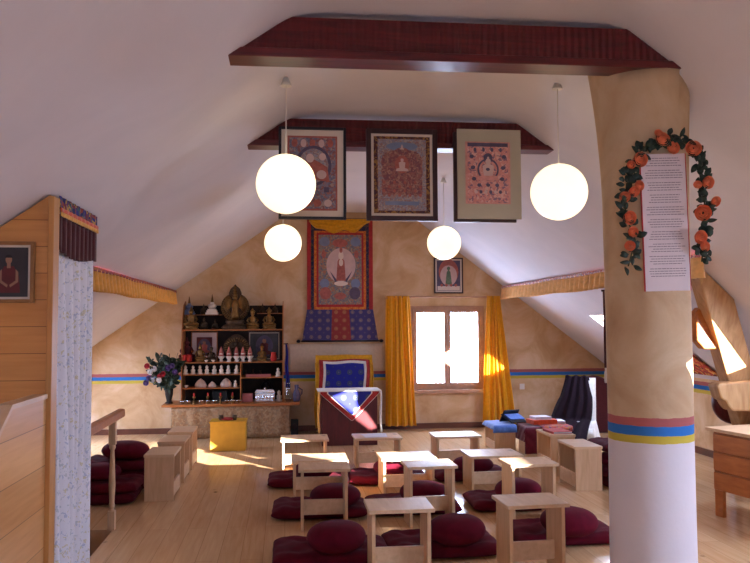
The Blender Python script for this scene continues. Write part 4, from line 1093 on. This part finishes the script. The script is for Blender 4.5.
link('body', lathe(BM(), [(.05, 0), (.09, .05), (.1, .12), (.07, .2), (.05, .22)], (0, 0, 0), 18), M['black'], t); link('lid', lathe(BM(), [(.055, .22), (.04, .25), (.012, .26), (.016, .29)], (0, 0, 0), 14), M['black'], t)
x0, x1 = P(213, 395, 10.7).x, P(227.5, 395, 10.7).x
o = link('dark_chest', box(BM(), x0, x1, -.06, .06, 0, .14), M['black'], bevel=.006); o.location = (0, 10.72, az); tag(o, 'black box at back below the white shells', 'box')
# vases at the right end
for k, (px, h, r) in enumerate(((288.5, .24, .045), (296.5, .22, .05))):
    t = thing('glass_vase', ('taller clear glass vase beside the altar shelf under blue scarf', 'purple glass jug at right end of the altar table')[k], 'vase', (P(px, 400, 10.5).x, 10.5, az))
    link('body', lathe(BM(), [(r*.7, 0), (r, h*.15), (r*1.05, h*.45), (r*.5, h*.75), (r*.6, h), (r*.5, h), (r*.4, h*.75)], (0, 0, 0), 18), (M['vase_glass'], M['halo_dark'])[k], t)
    if k: link('handle', tube(BM(), [(r*.5, 0, h*.85), (r*1.5, 0, h*.7), (r*1.4, 0, h*.45), (r, 0, h*.35)], .008), M['halo_dark'], t)
    else: link('rim', lathe(BM(), [(r*.62, h), (r*.66, h+.006), (r*.55, h+.01)], (0, 0, 0), 18), M['silver'], t)
# blue scarf hanging on the side of the shelf
bm = BM(); xh = cx1+.03; zh = P(287, 344, CY0).z
def fn(u, v): return Vector((xh+.005+(-.03+.06*u)*(.35+.65*v)+.02*v+.006*math.sin(v*9), CY0+.03-.03*math.sin(u*PI*3)*(.3+.7*v), zh-.58*v))
sheet(bm, fn, 20, 16)
t = thing('blue_scarf', 'bright blue scarf hanging from a peg at the right side of altar shelf', 'scarf', (xh, CY0, zh-.58))
wpart('scarf_cloth', bm, M['bluebroc'], t, solid=.003); wpart('peg', tube(BM(), [(cx1-.005, CY0+.03, zh), (cx1+.06, CY0+.03, zh+.005)], .007), M['frame_brown'], t)
# bouquet at the left end
vx = P(169, 400, 10.5).x
t = thing('flower_vase', 'dark vase with leafy bouquet of white, red and purple flowers left of altar', 'flowers', (vx, 10.5, az))
link('vase', lathe(BM(), [(.05, 0), (.055, .01), (.03, .03), (.05, .12), (.055, .2), (.04, .26), (.05, .28), (.04, .28)], (0, 0, 0), 20), M['dark'], t)
rnd = random.Random(5); bm = BM(); bl = BM()
for k in range(44):
    a = rnd.uniform(0, 2*PI); r = rnd.uniform(.05, .27); z = rnd.uniform(.22, .66)
    e = Vector((r*math.cos(a)-.07, r*.6*math.sin(a)-.03, z)); tube(bm, [(0, 0, .05), (e.x*.3, e.y*.3, z*.6), e], .0035, 5)
    for j in range(7):
        c = Vector((0, 0, .2)).lerp(e, rnd.uniform(.45, 1)); d = Vector((rnd.uniform(-1, 1), rnd.uniform(-1, .4), rnd.uniform(-.4, .8)))
        leaf(bl, c, d, Vector((rnd.uniform(-.4, .4), -1, rnd.uniform(0, .6))), rnd.uniform(.07, .12), rnd.uniform(.035, .055))
link('stems', bm, M['stem'], t); o = link('leaves', bl, M['green'], t); o['kind'] = 'stuff'
for px, py, m in ((147, 366, 'redpetal'), (150, 372, 'whitepetal'), (154, 369, 'whitepetal'), (149, 378, 'purplepetal'), (152, 380, 'whitepetal'), (160, 376, 'redpetal'), (163, 374, 'redpetal'), (159, 380, 'whitepetal'),
                  (172, 366, 'purplepetal'), (168, 368, 'purplepetal'), (146, 383, 'purplepetal'), (175, 372, 'purplepetal')):
    c = P(px, py, 10.32)-Vector((vx, 10.5, az)); b_ = BM(); rose_mesh(b_, c, .032, 0, rnd); link('flower', b_, M[m], t)

# yellow low table in front of the altar
ya, yb_ = P(210, 452, 9.34), P(245.5, 452, 9.34); yz = P(228, 421.5, 9.34).z; yw = yb_.x-ya.x
t = thing('yellow_table', 'small yellow fronted low table before the altar', 'table', ((ya.x+yb_.x)/2, 9.34, 0))
link('front_panel', box(BM(), -yw/2, yw/2, 0, .02, 0, yz-.02), M['yellowpaint'], t, bevel=.003); link('tabletop', box(BM(), -yw/2-.01, yw/2+.01, -.01, .32, yz-.02, yz), M['yellowpaint'], t, bevel=.003)
for s_ in (-1, 1): link('side_panel', box(BM(), s_*(yw/2-.01)-.01, s_*(yw/2-.01)+.01, .02, .31, 0, yz-.02), M['yellowpaint'], t)
o = link('incense_tray', lathe(BM(), [(.05, 0), (.09, .015), (.09, .022), (.05, .01)], (0, 0, 0), 18), M['bookred']); o.location = ((ya.x+yb_.x)/2-.02, 9.5, yz); tag(o, 'small dark red tray on the yellow low table', 'tray')
for k in range(2):
    o = link('incense_cup', lathe(BM(), [(.02, 0), (.03, .03), (.026, .06), (.02, .06)], (0, 0, 0), 12), M['bronze']); o.location = ((ya.x+yb_.x)/2+(-.09, .07)[k], 9.47, yz)
    tag(o, ('left', 'right')[k]+' little bronze cup on the yellow low table', 'cup', 'cups on the yellow table')
# loudspeaker-like dark box beside the altar
t = thing('black_box', 'small black box on the floor between the altar and throne', 'box', (P(294.5, 430, 10.6).x, 10.6, 0))
link('case', box(BM(), -.05, .05, -.06, .06, 0, .2), M['black'], t, bevel=.006); link('front_ring', lathe(BM(), [(.03, -.003), (.034, .003), (.02, .004)], (0, 0, 0), 16), M['frame_brown'], t)
o = t.children[-1]; o.rotation_euler = (PI/2, 0, 0); o.location = (0, -.062, .12)

# ================================================================== THRONE
SY = 10.62
bx0, bx1 = P(315.5, 370, SY).x, P(372, 370, SY).x; bz = P(344, 355, SY).z; bc = (bx0+bx1)/2
t = thing('throne', 'high backed throne seat draped in gold, red and blue brocade', 'throne', (bc, 10.45, 0))
wpart('seat_box', box(BM(), bx0+.04, bx1-.04, 10.1, SY+.1, 0, .42), M['maroon_wood'], t, bevel=.006)
def drape(x0, x1, z0, z1, y, amp=.006, n=9):
    b_ = BM(); sheet(b_, lambda u, v: Vector((x0+(x1-x0)*u+(.008*math.sin(v*6)), y+amp*math.sin(u*n*2*PI)*(.3+.7*v), z1-(z1-z0)*v-.008*math.sin(u*7))), 60, 10); return b_
bm = BM(); box(bm, bx0+.03, bx1-.03, SY, SY+.08, .3, bz-.012); wpart('backrest', bm, M['maroon_wood'], t, bevel=.02)
bm = BM()
def fn(u, v):
    # gold cloth over the backrest, hanging down at the front
    x = bx0+(bx1-bx0)*u
    if v < .2: return Vector((x, SY+.09-.12*v/.2, bz-.006*math.sin(u*9)))
    f = (v-.2)/.8
    return Vector((x+(.0 if u not in (0, 1) else 0)+.02*(u-.5)*f, SY-.03-.012*math.sin(u*2*PI*7)*f, bz-(bz-.42)*f))
sheet(bm, fn, 60, 20); wpart('gold_cover', bm, M['gold_cloth'], t, solid=.004)
for x in (bx0, bx1-.03):
    b_ = BM(); sheet(b_, lambda u, v: Vector((x+.045*u-.01+.012*math.sin(v*7), SY-.045-.012*math.sin(u*9), bz-.1-(bz-.18)*v)), 8, 16); wpart('gold_side_fall', b_, M['gold_cloth'], t, solid=.003)
def rx(px): return P(px, 370, SY-.06).x
def rz_(py): return P(344, py, SY-.06).z
wpart('red_border', drape(rx(319), rx(369.5), rz_(398), rz_(359.5), SY-.05), M['red_cloth'], t, solid=.004)
wpart('white_border', drape(rx(323), rx(366), rz_(398), rz_(361), SY-.062, .004), M['white_cloth'], t, solid=.004)
wpart('blue_panel', drape(rx(325.5), rx(363.5), rz_(398), rz_(363.5), SY-.07, .002), M['bluebroc'], t, solid=.004)
# table before it
TYF = 9.56
hx0, hx1 = P(322, 440, TYF).x, P(377.5, 440, TYF).x; hz = P(349, 391, TYF).z
t = thing('throne_table', 'tall maroon wooden table in front of the draped throne', 'table', ((hx0+hx1)/2, TYF+.2, 0))
wpart('front_panel', box(BM(), hx0, hx1, TYF, TYF+.02, .0, hz-.02), M['maroon_wood'], t, bevel=.003)
for x in (hx0, hx1-.02): wpart('side_panel', box(BM(), x, x+.02, TYF+.02, TYF+.4, 0, hz-.02), M['maroon_wood'], t)
wpart('tabletop', box(BM(), hx0-.03, hx1+.03, TYF-.03, TYF+.42, hz-.02, hz), M['maroon_wood'], t, bevel=.003)
qx0, qx1 = P(317.5, 391, TYF-.04).x, P(381.5, 391, TYF-.04).x
t = thing('brocade_table_cover', 'brocade cover with triangular red, white and blue flap over throne table', 'cloth', ((qx0+qx1)/2, TYF+.2, hz))
wpart('top_cloth', box(BM(), qx0, qx1, TYF-.045, TYF+.4, hz+.001, hz+.008), M['white_cloth'], t, bevel=.003)
mx_ = P(352, 421, TYF-.05).x; tz = P(352, 421, TYF-.05).z
yy = TYF-.045
def tri(ins, y, top=0):
    w0, w1 = qx0+ins*1.15, qx1-ins*1.15; zt2 = hz-top
    zlow = tz+ins*.85
    b_ = BM(); prism(b_, [(w0+.02, zt2), (w1-.02, zt2), (w1-.02-top*.3, zt2-.025), (mx_+.01, zlow), (mx_-.01, zlow), (w0+.02+top*.3, zt2-.025)], y-.004, y); return b_
wpart('white_trim', tri(.004, yy), M['white_cloth'], t); wpart('red_flap', tri(.012, yy-.005), M['red_cloth'], t); wpart('white_chevron', tri(.082, yy-.01, .0), M['white_cloth'], t); wpart('blue_centre', tri(.096, yy-.015, .0), M['bluebroc'], t)
wpart('front_hem', box(BM(), qx0, qx1, yy-.02, yy, hz-.003, hz+.008), M['white_cloth'], t, bevel=.003)
for x in (qx0+.012, qx1-.012):
    b_ = BM(); sheet(b_, lambda u, v: Vector((x-.012+.024*u+.006*math.sin(v*8), yy-.008-.012*math.sin(u*PI), hz-.5*v)), 6, 14); wpart('side_ribbon', b_, M['white_cloth'] if x > mx_ else M['saffron'], t, solid=.003)

# ================================================================== RIGHT GROUP
# cloths draped over the two far tables
def draped(x0, x1, y0, y1, z, drop, seed, n=22):
    """cloth lying on a table top and falling over its edges: drop = (left, right, front, back)"""
    bm = BM(); L, R_, Fr, Bk = drop; r_ = seed
    def fn(u, v):
        s = -L+(x1-x0+L+R_)*u; q_ = -Fr+(y1-y0+Fr+Bk)*v
        dx = min(0, s)+max(0, s-(x1-x0)); dy = min(0, q_)+max(0, q_-(y1-y0))
        d = max(abs(dx), abs(dy)); px = x0+min(max(s, 0), x1-x0); py = y0+min(max(q_, 0), y1-y0)
        fo = .012*math.sin((s+q_)*24+r_)*min(1, d/.06)
        k = .012*min(1, d/.03)
        px += math.copysign(k+abs(fo), dx) if dx else 0; py += math.copysign(k+abs(fo), dy) if dy else 0
        return Vector((px, py, z+.004-d+.003*noise.noise(Vector((s*9, q_*9, r_)))))
    sheet(bm, fn, n, n); return bm
bm = draped(2.37, 2.63, 8.74, 9.2, .3125, (.05, .0, .08, .02), 1.0)
wmesh('blue_cloth', bm, M['blue_cloth'], (2.5, 8.97, .3125), 'light blue cloth draped over the far turned table', 'cloth', solid=.003)
bm = draped(2.675, 3.165, 8.53, 8.91, .3105, (.16, .03, .29, .03), 2.0, 34)
wmesh('maroon_cloth', bm, M['maroon_cloth'], (2.92, 8.72, .3105), 'maroon cloth draped over the low table near the black robe', 'cloth', solid=.003)
bm = draped(2.85, 3.2, 8.5, 8.9, .3205, (.0, .0, .05, .0), 3.0)
wmesh('brocade_runner', bm, M['redbroc'], (3.0, 8.7, .32), 'red patterned runner lying over the maroon cloth', 'cloth', solid=.003)
# black folding book stand with an open book
t = thing('book_stand', 'black folding book stand on the cloth covered table', 'stand', (2.66, 8.95, .327), .35)
def slab(bm, w, d, th, tilt, loc):
    b2 = box(BM(), -w/2, w/2, 0, d, 0, th); bmesh.ops.transform(b2, matrix=Matrix.Translation(loc) @ Matrix.Rotation(tilt, 4, 'X'), verts=b2.verts)
    me_ = bpy.data.meshes.new('tmp'); b2.to_mesh(me_); b2.free(); bm.from_mesh(me_); bpy.data.meshes.remove(me_); return bm
link('lower_leaf', slab(BM(), .22, .22, .012, .35, (0, -.1, .0)), M['black'], t, bevel=.003)
link('rear_leaf', slab(BM(), .22, .17, .012, 2.2, (0, .14, .0)), M['black'], t, bevel=.003)
link('open_pages', slab(BM(), .2, .17, .012, .35, (.01, -.06, .03)), M['blue_cloth'], t, bevel=.003)
# books
def book(name, x, y, z, w, d, h, rot, cover, pages, label):
    t = thing(name, label, 'book', (x, y, z), rot)
    link('pages', box(BM(), -w/2+.004, w/2-.004, -d/2+.004, d/2-.004, .004, h-.004), pages, t)
    bm = BM(); box(bm, -w/2, w/2, -d/2, d/2, 0, .004); box(bm, -w/2, w/2, -d/2, d/2, h-.004, h); box(bm, -w/2, -w/2+.004, -d/2, d/2, .004, h-.004)
    link('cover', bm, cover, t, bevel=.001); return t
book('orange_text', 2.93, 8.75, .329, .3, .2, .05, .15, M['orange_cloth'], M['orange_cloth'], 'thick orange wrapped text lying on the patterned runner')
book('white_book', 2.92, 8.76, .38, .2, .18, .03, .1, M['bookwhite'], M['bookwhite'], 'white book resting on the orange wrapped text')
book('white_book', 3.13, 8.78, .329, .13, .2, .03, -.1, M['bookwhite'], M['bookwhite'], 'white book lying right of the orange wrapped text')
book('red_book', 2.71, 7.62, .39, .2, .26, .022, .08, M['bookred'], M['bookwhite'], 'flat red book on the turned table near the pillar')
# white chair with a dark robe
cxr, cyr = 3.66, 9.5
t = thing('draped_chair', 'white slip-covered floor chair under a black robe', 'chair', (cxr, cyr, 0), -.5)
def cushion_slab(w, d, h, n=10):
    bm = BM()
    for sg in (1, -1):
        sheet(bm, lambda u, v: Vector(((u-.5)*w, sg*d*.5*(max(0, 1-abs(2*u-1)**6)*max(0, 1-abs(2*v-1)**6))**.35, v*h)), 18, 18)
    bmesh.ops.remove_doubles(bm, verts=bm.verts, dist=1e-4); return bm
bm = cushion_slab(.38, .1, .78); bmesh.ops.transform(bm, matrix=Matrix.Translation((0, .16, 0)) @ Matrix.Rotation(-.1, 4, 'X'), verts=bm.verts); link('backrest', bm, M['white_cloth'], t)
bm = zab_bm(.21, .21, .2, 9); link('seat', bm, M['white_cloth'], t)
bm = BM()
def fn(u, v):
    a = (u-.5)*2; r = .2+.06*v
    return Vector((r*math.sin(a*1.9)*(1.0), .05-r*math.cos(a*1.9)*.9, .26-.25*v+.0*u))
sheet(bm, fn, 30, 6); link('skirt', bm, M['white_cloth'], t, solid=.004)
bm = BM()
def fn(u, v):
    # over the back top, down the front and spreading over the seat and floor edge
    w = .15+.18*max(0, v-.15)
    x = (u-.5)*2*w-.03-.2*max(0, v-.4)
    if v < .12: y = .26-.16*v/.12; z = .72+.09*v/.12
    elif v < .7:
        f = (v-.12)/.58; y = .085-.16*f; z = .81-.53*f
    else:
        f = (v-.7)/.3; y = -.08-.42*f; z = .28-.24*f**1.3
    return Vector((x+.01*math.sin(v*9+u*3), y+.022*math.sin(u*2*PI*4+v*3)*(.4+v), z+.008*math.sin(u*17)))
sheet(bm, fn, 56, 40); bmesh.ops.transform(bm, matrix=Matrix.Translation((cxr, cyr, 0)) @ Matrix.Rotation(-.5, 4, 'Z'), verts=bm.verts)
wmesh('black_robe', bm, M['black_cloth'], (cxr, cyr, .1), 'black plum robe thrown over the white floor chair', 'robe', solid=.004)
# tall maroon rounded backrest by the wall
bm = BM(); pts = [(-.27, 0), (.27, 0), (.27, .5)]+[(.27*math.cos(a), .5+.27*math.sin(a)) for a in [PI*k/14 for k in range(1, 14)]]+[(-.27, .5)]
prism(bm, pts, -.06, .06)
o = link('round_backrest', bm, M['dark_valance'], bevel=.03); o.location = (4.13, 10.15, 0); o.rotation_euler = (-.06, 0, 0)
tag(o, 'tall dark maroon round topped backrest behind the pillar edge', 'cushion')
# dark red banner hanging behind the pillar
xb_, yb2 = 3.08, 7.05
t = thing('hanging_banner', 'narrow dark red hanging banner showing at the left edge of the pillar', 'banner', (xb_, yb2, 1.0))
b_ = BM(); sheet(b_, lambda u, v: Vector((xb_-.105+.2*u, yb2+.01*math.sin(u*12), 1.78-.72*v)), 16, 12); wpart('banner_cloth', b_, M['dark_valance'], t, solid=.004)
b_ = BM(); tube(b_, [(xb_-.09, yb2, 1.06), (xb_-.09, yb2, 1.03)], .012); lathe(b_, [(.006, 1.04), (.016, 1.02), (.018, .94), (.014, .92)], (xb_-.09, yb2, 0), 10); o = wpart('tassel', b_, M['white_cloth'], t)
b_ = BM(); tube(b_, [(xb_-.12, yb2, 1.785), (xb_+.12, yb2, 1.785)], .01); wpart('rod', b_, M['frame_brown'], t)

# old timber strut, cross beam and what stands beside them
t = thing('timber_truss', 'thick leaning timber strut with pale cross timber at the right edge', 'timber', (3.6, 5.85, 0))
sa, sb_ = P(708, 276, 5.85), P(757, 450, 6.3)
bm = BM(); dirv = (sb_-sa).normalized(); sd = Vector((dirv.z*-1, 0, dirv.x)).normalized()
def strut_pt(c, a, b): return c+sd*a+Vector((0, b, 0))
vs = [strut_pt(c, a, b) for c in (sa-dirv*.25, sb_+dirv*1.2) for a, b in ((-.12, -.08), (.12, -.08), (.12, .08), (-.12, .08))]
v = [bm.verts.new(p) for p in vs]
for f in ((3, 2, 1, 0), (4, 5, 6, 7), (0, 1, 5, 4), (1, 2, 6, 5), (2, 3, 7, 6), (3, 0, 4, 7)): bm.faces.new([v[i] for i in f])
bmesh.ops.bisect_plane(bm, geom=bm.verts[:]+bm.edges[:]+bm.faces[:], plane_co=(RX, 0, TOP+.0), plane_no=(RS, 0, 1), clear_outer=True)
bmesh.ops.bisect_plane(bm, geom=bm.verts[:]+bm.edges[:]+bm.faces[:], plane_co=(0, 0, .001), plane_no=(0, 0, -1), clear_outer=True)
for plane in ((0, 0, 0),):
    es = [e for e in bm.edges if e.is_boundary]; bmesh.ops.holes_fill(bm, edges=es)
wpart('strut', bm, M['timber'], t, bevel=.012)
bm = BM(); a = P(699, 312, 5.9); b = P(712, 347, 5.9)
prism(bm, [(a.x+.01, a.z+.0), (a.x+.05, a.z+.04), (a.x+.14, a.z+.02), (b.x+.11, b.z-.02), (b.x-.03, b.z-.02), (a.x+.01, b.z+.05)], 5.96, 6.06); wpart('side_block', bm, M['honey'], t, bevel=.012)
a = P(709, 382, 6.05); b = P(760, 409, 6.05)
bm = BM(); prism(bm, [(a.x, a.z-.02), (a.x+.03, a.z), (a.x+.7, a.z+.03), (a.x+.7, b.z-.02), (a.x+.13, b.z), (a.x+.1, b.z+.03), (a.x+.07, b.z+.08), (a.x+.03, b.z+.1)], 5.93, 6.08); wpart('cross_beam', bm, M['timber'], t, bevel=.015)
bm = BM(); prism(bm, [(a.x+.36, .0), (a.x+.5, .0), (a.x+.5, b.z-.01), (a.x+.36, b.z-.01)], 5.95, 6.06); wpart('prop', bm, M['timber'], t, bevel=.01)
# dark red drum behind
dc = P(733, 402, 6.75)
t = thing('red_drum', 'dark red round drum standing behind the pale cross timber', 'drum', (dc.x, 6.75, dc.z-.23))
bm = lathe(BM(), [(.02, -.05), (.17, -.05), (.195, -.03), (.2, 0), (.195, .03), (.17, .05), (.02, .05)], (0, 0, 0), 32); bmesh.ops.rotate(bm, matrix=Matrix.Rotation(PI/2, 3, 'X'), verts=bm.verts); bmesh.ops.translate(bm, vec=(0, 0, .23), verts=bm.verts)
link('body', bm, M['maroon_wood'], t)
link('stand', box(BM(), -.03, .03, -.05, .05, -(dc.z-.23), .01), M['maroon_wood'], t); link('foot', box(BM(), -.12, .12, -.08, .08, -(dc.z-.23), -(dc.z-.23)+.03), M['maroon_wood'], t)
# chest of drawers
cc = Vector((3.28, 5.77, 0)); dv = Vector((.20, -.98, 0)).normalized(); ang = math.atan2(dv.y, dv.x)
CHH = P(712, 427, 5.77).z
t = thing('pine_chest', 'orange pine chest with three front boards on panel legs at right edge', 'chest', tuple(cc), ang)
Lc, Dc = .72, .42
link('case', box(BM(), .02, Lc, .012, Dc, .2, CHH-.025), M['honey'], t, bevel=.003)
for k in range(3):
    z0_ = .205+k*(CHH-.235)/3; link('front_board', box(BM(), .03, Lc-.01, -.006, .012, z0_, z0_+(CHH-.235)/3-.012), M['honey'], t, bevel=.005)
link('top', box(BM(), -.03, Lc+.03, -.03, Dc+.03, CHH-.025, CHH), M['pine'], t, bevel=.004)
for x in (.02, Lc-.09): 
    for y in (.012, Dc-.04): link('leg', box(BM(), x, x+.08, y, y+.03, 0, .2), M['honey'], t)
# patterned cloth on the far right slope
bm = BM(); a = P(693, 343, 8.1); 
sheet(bm, lambda u, v: Vector((4.18+.36*u, 7.75+.75*v, zr(4.18+.36*u)-.02-.006*math.sin(u*20))), 12, 10)
wmesh('patterned_cloth', bm, M['carpet_lit'], (4.36, 8.1, zr(4.36)-.02), 'colourful patterned cloth pinned low on the right roof slope', 'cloth', solid=.004)

# ================================================================== LIGHT
wd = bpy.data.worlds.new('sky'); SC.world = wd; wd.use_nodes = True
bg = wd.node_tree.nodes['Background']; bg.inputs['Color'].default_value = (.58, .70, 1.0, 1); bg.inputs['Strength'].default_value = 38.0
sun = bpy.data.lights.new('sun', 'SUN'); sun.energy = 80; sun.angle = .009; sun.color = (1, .95, .9)
so = bpy.data.objects.new('sun', sun); C.objects.link(so)
sv = Vector((2.9, -4.2, 1.0)).normalized(); so.rotation_euler = sv.to_track_quat('Z', 'Y').to_euler(); so.location = sv*30
def portal(loc, d, sx, sy):
    l = bpy.data.lights.new('sky_portal', 'AREA'); l.shape = 'RECTANGLE'; l.size = sx; l.size_y = sy; l.cycles.is_portal = True
    o = bpy.data.objects.new('sky_portal', l); C.objects.link(o); o.location = loc
    o.rotation_euler = Vector(d).to_track_quat('-Z', 'Y').to_euler()
portal(((WX0+WX1)/2, D+.2, (WZ0+WZ1)/2), (0, -1, 0), 1.07, 1.18)
portal((-.4, FY-.15, 1.55), (0, 1, 0), 1.0, .9)
for y0, y1, x0, x1 in SKY:
    zr_ = zr if x0 > 0 else zl
    nrm = Vector((RS if x0 > 0 else -LS, 0, 1)).normalized()
    c = Vector(((x0+x1)/2, (y0+y1)/2, zr_((x0+x1)/2)))+nrm*.14
    portal(c, -nrm, max(y1-y0, (x1-x0)*1.3), max(y1-y0, (x1-x0)*1.3))
SC.view_settings.view_transform = 'Standard'; SC.view_settings.look = 'None'; SC.view_settings.gamma = 1; SC.view_settings.use_curve_mapping = False
SC.view_settings.exposure = -0.1
SC.cycles.use_denoising = True
SC.cycles.max_bounces = 10; SC.cycles.diffuse_bounces = 6; SC.cycles.sample_clamp_indirect = 6
